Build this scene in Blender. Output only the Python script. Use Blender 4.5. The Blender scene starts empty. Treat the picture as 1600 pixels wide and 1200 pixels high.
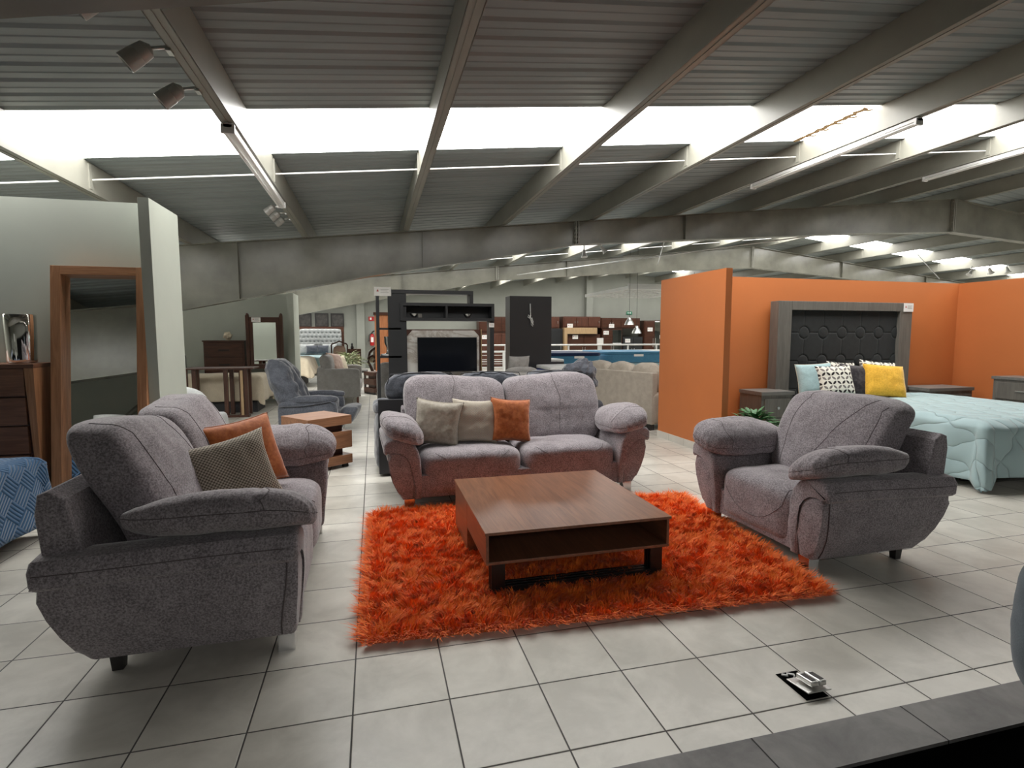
import bpy, bmesh, math, random
import numpy as np
from mathutils import Vector, Matrix, noise

C = bpy.context.scene.collection
PI = math.pi
random.seed(7)

# ------------------------------------------------------------------ camera, world, exposure, lights
sc = bpy.context.scene
cd = bpy.data.cameras.new('camera'); cam = bpy.data.objects.new('camera', cd); C.objects.link(cam)
cam.location = (0.1167, -2.1876, 1.5526)
cam.rotation_euler = (PI/2 - 0.0886, 0.00065, -0.2507)
cd.sensor_width = 36; cd.lens = 843.8/1600*36; cd.clip_start = 0.05; cd.clip_end = 200
sc.camera = cam
sc.view_settings.view_transform = 'Standard'
sc.view_settings.look = 'None'
sc.view_settings.gamma = 1
sc.view_settings.exposure = EXPO = 0.0
sc.view_settings.use_curve_mapping = False
w = bpy.data.worlds.new('world'); sc.world = w; w.use_nodes = True
w.node_tree.nodes['Background'].inputs[0].default_value = (0.75, 0.85, 1, 1)
w.node_tree.nodes['Background'].inputs[1].default_value = 0.4
SKY = 11.0            # brightness of the translucent roof panels
def area(name, loc, sx, sy, power, col=(1, .97, .93), rot=(0, 0, 0)):
    l = bpy.data.lights.new(name, 'AREA'); l.shape = 'RECTANGLE'; l.size = sx; l.size_y = sy
    l.energy = power; l.color = col
    o = bpy.data.objects.new(name, l); C.objects.link(o); o.location = loc; o.rotation_euler = rot
    return o

# ------------------------------------------------------------------ materials
def mat(name, col, rough=.6, metal=0, spec=.5, emit=None, es=0, sheen=0, coat=0):
    m = bpy.data.materials.new(name); m.use_nodes = True
    b = m.node_tree.nodes['Principled BSDF']
    b.inputs['Base Color'].default_value = (*col, 1)
    b.inputs['Roughness'].default_value = rough
    b.inputs['Metallic'].default_value = metal
    b.inputs['Specular IOR Level'].default_value = spec
    if emit: b.inputs['Emission Color'].default_value = (*emit, 1); b.inputs['Emission Strength'].default_value = es
    if sheen: b.inputs['Sheen Weight'].default_value = sheen; b.inputs['Sheen Roughness'].default_value = .4
    if coat: b.inputs['Coat Weight'].default_value = coat
    return m
class NT:
    def __init__(s, m): s.t = m.node_tree; s.b = s.t.nodes['Principled BSDF']
    def n(s, typ, **kw):
        d = s.t.nodes.new(typ)
        for k, v in kw.items():
            if k in d.inputs.keys() if isinstance(k, str) else False: d.inputs[k].default_value = v
            else: setattr(d, k, v)
        return d
    def l(s, a, b): s.t.links.new(a, b)
    def coord(s, scale=(1, 1, 1), out='Object', rot=(0, 0, 0)):
        tc = s.n('ShaderNodeTexCoord'); mp = s.n('ShaderNodeMapping')
        mp.inputs['Scale'].default_value = scale; mp.inputs['Rotation'].default_value = rot
        s.l(tc.outputs[out], mp.inputs[0]); return mp.outputs[0]
    def noise(s, vec, scale, detail=4, rough=.55, dist=0):
        d = s.n('ShaderNodeTexNoise'); d.inputs['Scale'].default_value = scale; d.inputs['Detail'].default_value = detail
        d.inputs['Roughness'].default_value = rough; d.inputs['Distortion'].default_value = dist
        s.l(vec, d.inputs['Vector']); return d.outputs['Fac']
    def ramp(s, fac, stops):
        d = s.n('ShaderNodeValToRGB'); e = d.color_ramp.elements
        e[0].position, e[0].color = stops[0][0], (*stops[0][1], 1)
        e[1].position, e[1].color = stops[-1][0], (*stops[-1][1], 1)
        for p, c in stops[1:-1]: x = e.new(p); x.color = (*c, 1)
        s.l(fac, d.inputs[0]); return d.outputs[0]
    def bump(s, h, strength=.3, dist=.01, chain=None):
        d = s.n('ShaderNodeBump'); d.inputs['Strength'].default_value = strength; d.inputs['Distance'].default_value = dist
        s.l(h, d.inputs['Height'])
        if chain is not None: s.l(chain, d.inputs['Normal'])
        s.l(d.outputs[0], s.b.inputs['Normal']); return d.outputs[0]
    def mth(s, op, a, b=None, c=None):
        d = s.n('ShaderNodeMath'); d.operation = op
        for i, x in enumerate((a, b, c)):
            if x is None: continue
            if isinstance(x, (int, float)): d.inputs[i].default_value = x
            else: s.l(x, d.inputs[i])
        return d.outputs[0]
    def mix(s, f, a, b):
        d = s.n('ShaderNodeMix'); d.data_type = 'RGBA'
        for i, x in ((0, f), (6, a), (7, b)):
            if isinstance(x, tuple): d.inputs[i].default_value = (*x, 1)
            elif isinstance(x, (int, float)): d.inputs[i].default_value = x
            else: s.l(x, d.inputs[i])
        return d.outputs[2]
def sc3(c, k): return tuple(min(1, x*k) for x in c)
def paint(name, col, rough=.6, var=.06, scale=1.5, bump=.05):
    m = mat(name, col, rough); t = NT(m); v = t.coord()
    f = t.noise(v, scale, 5)
    t.l(t.ramp(f, [(.3, sc3(col, 1-var)), (.7, sc3(col, 1+var))]), t.b.inputs['Base Color'])
    if bump: t.bump(t.noise(v, 90, 3), bump, .004)
    return m
def wood(name, c1, c2, axis=0, rough=.4, scale=1.0, spec=.5):
    m = mat(name, c1, rough, spec=spec); t = NT(m)
    s = [14*scale]*3; s[axis] = 1.1*scale
    v = t.coord(tuple(s)); f = t.noise(v, 1.6, 6, .6, 1.2)
    s2 = [60*scale]*3; s2[axis] = 2*scale
    g = t.noise(t.coord(tuple(s2)), 2.5, 4, .6)
    k = t.mth('ADD', t.mth('MULTIPLY', f, .65), t.mth('MULTIPLY', g, .35))
    t.l(t.ramp(k, [(.36, c2), (.5, tuple((a+b)/2 for a, b in zip(c1, c2))), (.62, c1)]), t.b.inputs['Base Color'])
    t.bump(g, .08, .002)
    return m
def fabric(name, c1, c2, scale=260, rough=.9, sheen=.35, bump=.35, big=.10):
    m = mat(name, c1, rough, spec=.15, sheen=sheen); t = NT(m); v = t.coord()
    f = t.noise(v, scale, 3, .7); g = t.noise(v, 9, 3)
    k = t.mth('ADD', f, t.mth('MULTIPLY', t.mth('SUBTRACT', g, .5), big*4))
    t.l(t.ramp(k, [(.36, c2), (.64, c1)]), t.b.inputs['Base Color'])
    b1 = t.bump(t.noise(v, 14, 4), .12, .015)
    t.bump(f, bump, .002, b1)
    return m
M = {}
M['sofa'] = fabric('mauve_grey_chenille', (.39, .352, .372), (.15, .133, .143), 105, sheen=.4, big=.06)
M['seam'] = mat('seam_thread', (.115, .095, .10), .9)
M['chrome'] = mat('chrome', (.75, .75, .75), .18, 1)
M['satin_steel'] = mat('satin_steel', (.62, .62, .6), .35, 1)
M['darkfoot'] = mat('dark_plastic_foot', (.012, .01, .01), .45)
M['black'] = paint('charcoal_laminate', (.022, .023, .025), .38, .1)
M['blackmetal'] = mat('black_steel', (.008, .008, .008), .4)
M['void'] = mat('void_black', (.0012, .0012, .0012), .95, spec=.05)  # near-black, so the drop below the floor edge reads as an unlit void
M['walnut'] = wood('walnut_veneer', (.28, .125, .066), (.155, .066, .036), 1, .3)
M['walnut_v'] = wood('walnut_upright', (.47, .235, .12), (.27, .12, .055), 2, .42)
M['walnut_x'] = wood('walnut_drawer', (.25, .115, .064), (.13, .055, .032), 0, .42)
M['darkwood'] = wood('dark_brown_wood', (.09, .033, .018), (.04, .014, .008), 0, .35)
M['darkwood_v'] = wood('dark_brown_upright', (.09, .033, .018), (.04, .014, .008), 2, .35)
M['redwood'] = wood('red_brown_wood', (.13, .048, .028), (.06, .022, .014), 2, .4)
M['honey'] = wood('honey_brown_wood', (.42, .17, .07), (.28, .10, .04), 2, .4)
M['oak'] = wood('pale_oak', (.52, .36, .20), (.38, .25, .13), 2, .5)
M['greywood'] = wood('grey_stained_wood', (.17, .16, .14), (.11, .103, .09), 2, .5)
M['greywood_x'] = wood('grey_stained_top', (.19, .185, .17), (.13, .125, .115), 0, .45)
M['sidewood'] = wood('walnut_block_table', (.36, .17, .09), (.20, .09, .045), 0, .4)
M['mirror'] = mat('mirror_glass', (.86, .88, .87), .01, 1)
M['mercury'] = mat('mercury_glass', (.82, .80, .77), .06, 1)
M['orange'] = paint('orange_wall_paint', (.53, .165, .048), .5, .04)
M['sage'] = paint('sage_grey_paint', (.47, .50, .44), .55, .05)
M['wall'] = paint('grey_green_wall', (.285, .295, .26), .7, .05)
M['steel'] = paint('painted_roof_steel', (.27, .265, .225), .36, .10, 2.2)
M['steel2'] = paint('stained_rafter_paint', (.19, .186, .152), .25, .25, 1.6)
M['white'] = mat('white_enamel', (.8, .8, .78), .4)
M['cream'] = fabric('cream_throw', (.68, .60, .46), (.56, .48, .36), 160, sheen=.2)
M['linen'] = fabric('beige_linen', (.50, .44, .37), (.34, .30, .25), 200, sheen=.2)
M['greyfab'] = fabric('grey_weave', (.34, .33, .31), (.22, .21, .20), 200, sheen=.2)
M['slate'] = fabric('slate_velvet', (.098, .105, .125), (.055, .06, .074), 60, .6, .6, .1)
M['slatedark'] = mat('dark_sofa_backing', (.028, .028, .032), .6)
M['rust'] = fabric('rust_velvet', (.50, .16, .05), (.36, .10, .032), 40, .65, .5, .1, .15)
M['satin'] = fabric('champagne_satin', (.40, .36, .30), (.30, .27, .22), 40, .38, .3, .08)
M['yellow'] = fabric('yellow_velvet', (.88, .50, .06), (.72, .38, .04), 50, .7, .4, .1)
M['charcoal'] = fabric('charcoal_velvet', (.075, .065, .07), (.035, .03, .033), 30, .5, .5, .1, .2)
M['tuft'] = fabric('dark_grey_upholstery', (.035, .037, .037), (.025, .026, .026), 200, .75, .1, .2)
M['tuftgrey'] = fabric('grey_tufted_linen', (.42, .43, .42), (.32, .33, .33), 200, .8, .1, .2)
M['white_cloth'] = fabric('white_cloth', (.75, .75, .73), (.65, .65, .64), 90)
M['mattblue'] = fabric('blue_mattress_side', (.08, .24, .38), (.06, .18, .30), 60)
M['navy'] = fabric('navy_mattress_side', (.02, .035, .09), (.015, .025, .07), 60)
M['paleblue'] = fabric('pale_blue_cloth', (.42, .58, .60), (.34, .48, .50), 90)
M['green'] = mat('dark_leaf', (.05, .16, .055), .5)
M['palegreen'] = mat('pale_leaf', (.34, .38, .22), .6)
M['tv'] = mat('tv_screen', (.004, .005, .008), .12)
M['label'] = mat('price_label', (.85, .83, .8), .6)
M['red'] = mat('red_enamel', (.45, .02, .02), .35)
M['exit'] = mat('green_sign', (.02, .22, .12), .5)
M['pink'] = fabric('pale_pink_cushion', (.52, .38, .32), (.42, .30, .25), 60)
M['brass'] = mat('brushed_brass', (.55, .42, .25), .35, 1)

def weave_mat(name, c1, c2, s=70):
    m = mat(name, c1, .85, spec=.2, sheen=.2); t = NT(m); v = t.coord((1, 1, 1), 'UV')
    sp = t.n('ShaderNodeSeparateXYZ'); t.l(v, sp.inputs[0]); x, y = sp.outputs[0], sp.outputs[1]
    row = t.mth('FLOOR', t.mth('MULTIPLY', y, s))
    zig = t.mth('MULTIPLY', t.mth('MODULO', row, 2), .5)
    f1 = t.mth('SINE', t.mth('MULTIPLY', t.mth('ADD', t.mth('MULTIPLY', x, s*.55), zig), 6.283))
    f = t.mth('ADD', t.mth('MULTIPLY', f1, .5), .5)
    t.l(t.mix(f, c1, c2), t.b.inputs['Base Color']); t.bump(f, .5, .003)
    return m
M['weave'] = weave_mat('taupe_basket_weave', (.50, .44, .36), (.10, .082, .062), 44)
M['herring'] = weave_mat('cream_herringbone', (.60, .54, .45), (.34, .30, .245), 52)

def leaf_mat():
    m = mat('black_leaf_print', (.75, .72, .62), .8, spec=.2); t = NT(m); v = t.coord((1, 1, 1), 'UV')
    sp = t.n('ShaderNodeSeparateXYZ'); t.l(v, sp.inputs[0])
    def fr(a, k, o=0): return t.mth('SUBTRACT', t.mth('FRACT', t.mth('ADD', t.mth('MULTIPLY', a, k), o)), .5)
    K = 4.0; masks = []
    for ox, oy, sg in ((0, 0, 1), (.5, 0, -1), (0, .5, -1), (.5, .5, 1)):
        x = fr(sp.outputs[0], K, ox); y = fr(sp.outputs[1], K*.9, oy)
        u = t.mth('MULTIPLY', t.mth('ADD', x, t.mth('MULTIPLY', y, sg)), .707)
        w_ = t.mth('MULTIPLY', t.mth('SUBTRACT', x, t.mth('MULTIPLY', y, sg)), .707)
        # lens: |w| < .13*(1-(u/.30)^2)
        q = t.mth('SUBTRACT', 1, t.mth('POWER', t.mth('ABSOLUTE', t.mth('DIVIDE', u, .28)), 2))
        masks.append(t.mth('LESS_THAN', t.mth('ABSOLUTE', w_), t.mth('MULTIPLY', q, .12)))
    dark = t.mth('MAXIMUM', masks[0], masks[1]); grey = t.mth('MAXIMUM', masks[2], masks[3])
    c = t.mix(grey, (.78, .75, .66), (.20, .18, .17)); c = t.mix(dark, c, (.035, .028, .028))
    t.l(c, t.b.inputs['Base Color']); return m
M['leaf'] = leaf_mat()

def quilt_mat(name, col, kind):
    m = mat(name, col, .75, spec=.25, sheen=.3); t = NT(m); v = t.coord((1, 1, 1), 'UV')
    sp = t.n('ShaderNodeSeparateXYZ'); t.l(v, sp.inputs[0]); x, y = sp.outputs[0], sp.outputs[1]
    if kind == 'basket':
        # blocks of stripes turned by quarter turns, laid diagonally
        a = t.mth('MULTIPLY', t.mth('ADD', x, y), .7071); b = t.mth('MULTIPLY', t.mth('SUBTRACT', x, y), .7071)
        k = 7.5
        ch = t.mth('MODULO', t.mth('ADD', t.mth('FLOOR', t.mth('MULTIPLY', a, k)), t.mth('FLOOR', t.mth('MULTIPLY', b, k))), 2)
        ch = t.mth('ABSOLUTE', ch)
        sa = t.mth('ABSOLUTE', t.mth('SINE', t.mth('MULTIPLY', a, PI*k*5)))
        sb = t.mth('ABSOLUTE', t.mth('SINE', t.mth('MULTIPLY', b, PI*k*5)))
        h = t.mth('ADD', t.mth('MULTIPLY', sa, ch), t.mth('MULTIPLY', sb, t.mth('SUBTRACT', 1, ch)))
        t.bump(h, .8, .012)
        t.l(t.mix(h, sc3(col, .8), sc3(col, 1.08)), t.b.inputs['Base Color'])
    else:
        # vermicelli diamonds: lines crossing at random angles
        k = 3.2; wv = t.mth('MULTIPLY', t.mth('SUBTRACT', t.noise(v, 2.2, 2), .5), .35)
        a = t.mth('ADD', t.mth('ADD', x, t.mth('MULTIPLY', y, .55)), wv); b = t.mth('SUBTRACT', t.mth('SUBTRACT', x, t.mth('MULTIPLY', y, .6)), wv)
        sa = t.mth('POWER', t.mth('ABSOLUTE', t.mth('SINE', t.mth('MULTIPLY', a, PI*k))), .35)
        sb = t.mth('POWER', t.mth('ABSOLUTE', t.mth('SINE', t.mth('MULTIPLY', b, PI*k))), .35)
        h = t.mth('MULTIPLY', sa, sb)
        t.bump(h, .9, .03)
    return m
M['bluequilt'] = quilt_mat('blue_basket_quilt', (.035, .095, .19), 'basket')
M['aquaquilt'] = quilt_mat('pale_aqua_quilt', (.37, .50, .52), 'diamond')

def floor_mat(name, ox, oy, tx, ty, c1, c2, grout, gw, rough=.32):
    m = mat(name, c1, rough, spec=.5); t = NT(m)
    tc = t.n('ShaderNodeTexCoord'); sp = t.n('ShaderNodeSeparateXYZ'); t.l(tc.outputs['Object'], sp.inputs[0])
    X = t.mth('DIVIDE', t.mth('SUBTRACT', sp.outputs[0], ox), tx); Y = t.mth('DIVIDE', t.mth('SUBTRACT', sp.outputs[1], oy), ty)
    def edge(a, s):
        d = t.mth('ABSOLUTE', t.mth('SUBTRACT', t.mth('FRACT', t.mth('ADD', a, .5)), .5))   # 0 on a joint
        return t.mth('MULTIPLY', d, s)
    d = t.mth('MINIMUM', edge(X, tx), edge(Y, ty))
    g = t.mth('LESS_THAN', d, gw/2)
    cid = t.n('ShaderNodeCombineXYZ'); t.l(t.mth('FLOOR', X), cid.inputs[0]); t.l(t.mth('FLOOR', Y), cid.inputs[1])
    wn = t.n('ShaderNodeTexWhiteNoise'); wn.noise_dimensions = '3D'; t.l(cid.outputs[0], wn.inputs[0])
    va = t.n('ShaderNodeVectorMath'); va.operation = 'MULTIPLY_ADD'
    t.l(wn.outputs['Color'], va.inputs[0]); va.inputs[1].default_value = (7, 7, 7); t.l(tc.outputs['Object'], va.inputs[2])
    f = t.noise(va.outputs[0], 3.2, 8, .62, .4)
    f2 = t.mth('ADD', f, t.mth('MULTIPLY', t.mth('SUBTRACT', wn.outputs['Value'], .5), .10))
    c = t.ramp(f2, [(.36, c2), (.64, c1)])
    c = t.mix(g, c, grout); t.l(c, t.b.inputs['Base Color'])
    r = t.mth('ADD', t.mth('MULTIPLY', f, .22), rough-.1); r = t.mth('ADD', r, t.mth('MULTIPLY', g, .3)); t.l(r, t.b.inputs['Roughness'])
    h = t.mth('MINIMUM', t.mth('DIVIDE', d, gw*.9), 1)
    b1 = t.bump(f, .06, .01); t.bump(h, .5, .004, b1)
    return m
M['floor'] = floor_mat('cream_floor_tiles', 0, 0, .4, .4, (.66, .635, .57), (.50, .48, .425), (.06, .055, .05), .0065)
M['edge'] = floor_mat('dark_border_tiles', 1.5, -.515+.36*0-.4, .73, .8, (.20, .193, .185), (.07, .068, .066), (.012, .012, .012), .006, .5)

# ------------------------------------------------------------------ geometry helpers
def new_bm(): return bmesh.new()
def add_box(bm, lo, hi, rz=0, piv=None, taper=None):
    lo = Vector(lo); hi = Vector(hi); c = (lo+hi)/2; s = hi-lo
    r = bmesh.ops.create_cube(bm, size=1)['verts']
    for v in r:
        v.co = Vector((v.co.x*s.x, v.co.y*s.y, v.co.z*s.z)) + c
    if rz:
        p = Vector(piv) if piv else c
        bmesh.ops.rotate(bm, verts=r, cent=p, matrix=Matrix.Rotation(rz, 3, 'Z'))
    return r
def add_tube(bm, pts, r, n=10, closed=False, caps=True):
    pts = [Vector(p) for p in pts]; rings = []; N = len(pts)
    up = Vector((0, 0, 1))
    for i, p in enumerate(pts):
        if closed: d = pts[(i+1) % N]-pts[i-1]
        else: d = pts[min(i+1, N-1)]-pts[max(i-1, 0)]
        d.normalize(); a = d.cross(up)
        if a.length < .01: a = d.cross(Vector((1, 0, 0)))
        a.normalize(); b = d.cross(a)
        rr = r[i] if isinstance(r, (list, tuple)) else r
        rings.append([bm.verts.new(p+a*math.cos(2*PI*k/n)*rr+b*math.sin(2*PI*k/n)*rr) for k in range(n)])
    M_ = N if closed else N-1
    for i in range(M_):
        A, B = rings[i], rings[(i+1) % N]
        for k in range(n): bm.faces.new((A[k], A[(k+1) % n], B[(k+1) % n], B[k]))
    if caps and not closed: bm.faces.new(rings[0]); bm.faces.new(rings[-1][::-1])
def add_lathe(bm, prof, c=(0, 0, 0), n=24, axis='Z', caps=True):
    rings = []
    for r, z in prof:
        ring = []
        for k in range(n):
            a = 2*PI*k/n; x, y = r*math.cos(a), r*math.sin(a)
            co = {'Z': (x, y, z), 'Y': (x, z, y), 'X': (z, x, y)}[axis]
            ring.append(bm.verts.new(Vector(co)+Vector(c)))
        rings.append(ring)
    for A, B in zip(rings, rings[1:]):
        for k in range(n): bm.faces.new((A[k], A[(k+1) % n], B[(k+1) % n], B[k]))
    if caps: bm.faces.new(rings[0][::-1]); bm.faces.new(rings[-1])
def add_prism(bm, poly, a0, a1, axis='Y', segs=1, round_=0):
    """poly: 2-D outline; extruded along axis from a0 to a1, ends optionally rounded by bevel."""
    def co(p, t): return {'Y': (p[0], t, p[1]), 'X': (t, p[0], p[1]), 'Z': (p[0], p[1], t)}[axis]
    rings = [[bm.verts.new(co(p, a0+(a1-a0)*i/segs)) for p in poly] for i in range(segs+1)]
    n = len(poly)
    for A, B in zip(rings, rings[1:]):
        for k in range(n): bm.faces.new((A[k], A[(k+1) % n], B[(k+1) % n], B[k]))
    f0 = bm.faces.new(rings[0][::-1]); f1 = bm.faces.new(rings[-1])
    if round_:
        es = list(f0.edges)+list(f1.edges)
        bmesh.ops.bevel(bm, geom=es, offset=round_, segments=3, profile=.5, affect='EDGES')
def ball(bm, c, r, n=12, sz=1):
    add_lathe(bm, [(max(.0005, r*math.sin(PI*i/n)), -r*sz*math.cos(PI*i/n)) for i in range(n+1)], c, n*2)
def obj(name, bm, m, parent=None, smooth=None, bevel=0, loc=None):
    bmesh.ops.recalc_face_normals(bm, faces=bm.faces)
    me = bpy.data.meshes.new(name); bm.to_mesh(me); bm.free()
    o = bpy.data.objects.new(name, me); C.objects.link(o)
    mm = M[m] if isinstance(m, str) else m; me.materials.append(mm)
    if parent: o.parent = parent
    if loc: o.location = loc
    if smooth is not None:
        for p in me.polygons: p.use_smooth = True
        if smooth < 180:
            me.set_sharp_from_angle(angle=math.radians(smooth))
    if bevel:
        md = o.modifiers.new('bevel', 'BEVEL'); md.width = bevel; md.segments = 2; md.limit_method = 'ANGLE'; md.angle_limit = math.radians(50)
        md.harden_normals = False
    return o
def boxes(name, m, parent, *bs, bevel=.002):
    bm = new_bm()
    for b in bs: add_box(bm, *b)
    return obj(name, bm, m, parent, bevel=bevel)
def tag(o, label, cat, group=None):
    o['label'] = label; o['category'] = cat
    if group: o['group'] = group
    return o
def thing(name, label, cat, loc=(0, 0, 0), rz=0, group=None):
    o = bpy.data.objects.new(name, None); C.objects.link(o); o.empty_display_size = .1
    o.location = loc; o.rotation_euler = (0, 0, rz)
    return tag(o, label, cat, group)
def struct(name, bm, m, smooth=None):
    o = obj(name, bm, m, smooth=smooth); o['kind'] = 'structure'; return o
def dup(root, loc, rz, label, group=None):
    r = root.copy(); C.objects.link(r); r.location = loc
    r.rotation_euler = (root.rotation_euler[0], root.rotation_euler[1], rz); r['label'] = label
    if group: r['group'] = group
    for ch in [x for x in C.objects if x.parent == root]:
        c = ch.copy(); C.objects.link(c); c.parent = r
        for g in [x for x in C.objects if x.parent == ch]:
            d = g.copy(); C.objects.link(d); d.parent = c
    return r
def nz(p, s, seed=0): return noise.noise(Vector((p[0]*s+seed*3.1, p[1]*s-seed*1.7, p[2]*s+seed)))
def puff(name, m, parent, size, n=4, div=20, fn=None, wr=.004, seed=0, loc=(0, 0, 0), grooves=(), ws=7, seams=(), sr=.0022):
    """Upholstered block: a rounded box of half sizes size/2; fn(p, u) -> p bends it; grooves press lines; seams are stitched cords on it."""
    bm = new_bm(); bmesh.ops.create_cube(bm, size=2)
    bmesh.ops.subdivide_edges(bm, edges=bm.edges[:], cuts=div, use_grid_fill=True)
    h = Vector(size)/2
    def place(p, lift=0):
        q = (abs(p[0])**n+abs(p[1])**n+abs(p[2])**n)**(1/n); u = Vector(p)/q
        co = Vector((u.x*h.x, u.y*h.y, u.z*h.z))
        dd = Vector((u.x/h.x, u.y/h.y, u.z/h.z)).normalized()
        off = lift + wr*nz(co, ws, seed)*1.6 + wr*.5*nz(co, ws*3, seed+5)
        for g in grooves: off -= g(co, u)
        co += dd*off
        if fn: co = fn(co, u)
        return co+Vector(loc)
    for v in bm.verts: v.co = place(v.co)
    o = obj(name, bm, m, parent, smooth=180)
    if seams:
        for s in seams:
            bm = new_bm(); pts = []
            for p, q in zip(s, s[1:]):
                for k in range(12): pts.append(place(Vector(p).lerp(Vector(q), k/12), .0006))
            pts.append(place(s[-1], .0006)); add_tube(bm, pts, sr, 6)
            obj('seam', bm, 'seam', o, smooth=180)
    return o
def pillow(name, m, parent, w, h, t, seed=0, pinch=.07, N=26, wr=.006):
    """Scatter cushion standing in its local XZ plane, thick along Y, with four pointed corners and a welted rim."""
    me = bpy.data.meshes.new(name); vs = []; fs = []; uv = []
    for side in (1, -1):
        for j in range(N+1):
            for i in range(N+1):
                a = 2*i/N-1; b = 2*j/N-1
                x = a*w/2*(1-pinch*(1-b*b)**1.0*abs(a)**3); z = b*h/2*(1-pinch*(1-a*a)*abs(b)**3)
                e = max(0, (1-a**4)*(1-b**4))
                y = side*t/2*e**.55
                if e > 0: y += side*wr*1.3*noise.noise(Vector((a*2.6+seed, b*2.6, seed)))*e**.3 + side*wr*.8*noise.noise(Vector((a*6+seed, b*6, seed+3)))*e**.2
                vs.append((x, y, z)); uv.append(((a+1)/2, (b+1)/2))
    n1 = (N+1)**2
    for s in (0, 1):
        for j in range(N):
            for i in range(N):
                q = [s*n1+j*(N+1)+i, s*n1+j*(N+1)+i+1, s*n1+(j+1)*(N+1)+i+1, s*n1+(j+1)*(N+1)+i]
                fs.append(q[::-1] if s == 0 else q)
    me.from_pydata(vs, [], fs)
    ul = me.uv_layers.new(name='UVMap')
    for l in me.loops: ul.data[l.index].uv = uv[l.vertex_index]
    bm = new_bm(); bm.from_mesh(me); bmesh.ops.remove_doubles(bm, verts=bm.verts, dist=.0004)
    bmesh.ops.recalc_face_normals(bm, faces=bm.faces); bm.to_mesh(me); bm.free()
    for p in me.polygons: p.use_smooth = True
    me.materials.append(M[m]); o = bpy.data.objects.new(name, me); C.objects.link(o)
    if parent: o.parent = parent
    return o
def cushion(name, m, label, w, h, t, loc, rz, lean, roll=0, seed=0, cat='cushion', group=None, pinch=.07, welt=None):
    o = pillow(name, m, None, w, h, t, seed, pinch)
    mt = Matrix.Rotation(rz, 4, 'Z') @ Matrix.Rotation(lean, 4, 'X') @ Matrix.Rotation(roll, 4, 'Y')
    o.matrix_world = Matrix.Translation(Vector(loc)) @ mt
    tag(o, label, cat, group)
    if welt:
        bm = new_bm(); pts = []
        for k in range(60):
            s = k/15; e = int(s); f = 2*(s-e)-1
            a, b = [(f, -1), (1, f), (-f, 1), (-1, -f)][e]
            pts.append((a*w/2*(1-pinch*(1-b*b)*abs(a)**3)*1.004, 0, b*h/2*(1-pinch*(1-a*a)*abs(b)**3)*1.004))
        add_tube(bm, pts, .004, 6, closed=True); obj('piping', bm, welt, o, smooth=180)
    return o
# ------------------------------------------------------------------ the building
bm = new_bm(); add_box(bm, (-8, -.515, -.25), (30, 25, 0)); struct('floor', bm, 'floor')
bm = new_bm(); add_box(bm, (-8, -.715, -.015), (30, -.515, 0)); struct('trim_1', bm, 'edge')
bm = new_bm(); add_box(bm, (-8, -.705, -.25), (30, -.515, -.015)); struct('trim_7', bm, 'void')  # riser coloured black in place of shade under the tile lip
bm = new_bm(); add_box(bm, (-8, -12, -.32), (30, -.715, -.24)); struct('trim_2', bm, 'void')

SL = .1053; ZB0 = 3.3178; X0 = .1167; XR = 13.13; PD = .30      # purlin undersides: slope, height over the camera, ridge
def zb(x): return ZB0+SL*(x-X0) if x <= XR else ZB0+SL*(XR-X0)-SL*(x-XR)
SKYL = [(-7.6, -7.0), (3.1, 4.28), (12.4, 13.45), (21.6, 22.7)]  # first strip, unseen behind the camera, is sized to fill the near sides

def roof_mat():
    m = mat('corrugated_zinc', (.25, .28, .28), .5, 0); t = NT(m)
    v = t.coord((.25, 2.6, 1)); f = t.noise(v, 1.2, 6, .6)
    t.l(t.ramp(f, [(.3, (.195, .222, .220)), (.7, (.285, .315, .312))]), t.b.inputs['Base Color'])
    t.bump(t.noise(t.coord((1, 4, 1)), 3, 3), .15, .01); return m
M['roof'] = roof_mat()
def sheet(name, ya, yb, m='roof', lift=0):
    prof = []; y = ya; p = .24
    while y < yb-.001:
        for dy, dz in ((0, 0), (.075, 0), (.085, -.005), (.095, 0), (.165, 0), (.19, .016), (.21, .016), (.235, 0)):
            if y+dy < yb: prof.append((y+dy, dz))
        y += p
    prof.append((yb, 0))
    bm = new_bm()
    for xs in ((-8, XR), (XR, 30)):
        cols = []
        for x in xs: cols.append([bm.verts.new((x, yy, zb(x)+PD+dz+lift)) for yy, dz in prof])
        for i in range(len(prof)-1): bm.faces.new((cols[0][i], cols[1][i], cols[1][i+1], cols[0][i+1]))
    o = struct(name, bm, m); md = o.modifiers.new('solid', 'SOLIDIFY'); md.thickness = .003; md.offset = 1
    return o
ys = [-12]+[v for s in SKYL for v in s]+[25]
for i in range(0, len(ys), 2): sheet('ceiling' if i == 0 else 'ceiling.%03d' % (i//2), ys[i], ys[i+1])
M['skylight'] = mat('translucent_roof_panel', (.8, .8, .8), .5, emit=(1, .985, .955), es=SKY)
for i, (a, b) in enumerate(SKYL):
    bm = new_bm()
    for x0, x1 in ((-8, XR), (XR, 30)):
        q = [bm.verts.new((x, y, zb(x)+PD+.012)) for x, y in ((x0, a-.03), (x1, a-.03), (x1, b+.03), (x0, b+.03))]
        bm.faces.new(q)
    struct('window_%d' % (i+1), bm, 'skylight')

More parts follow.
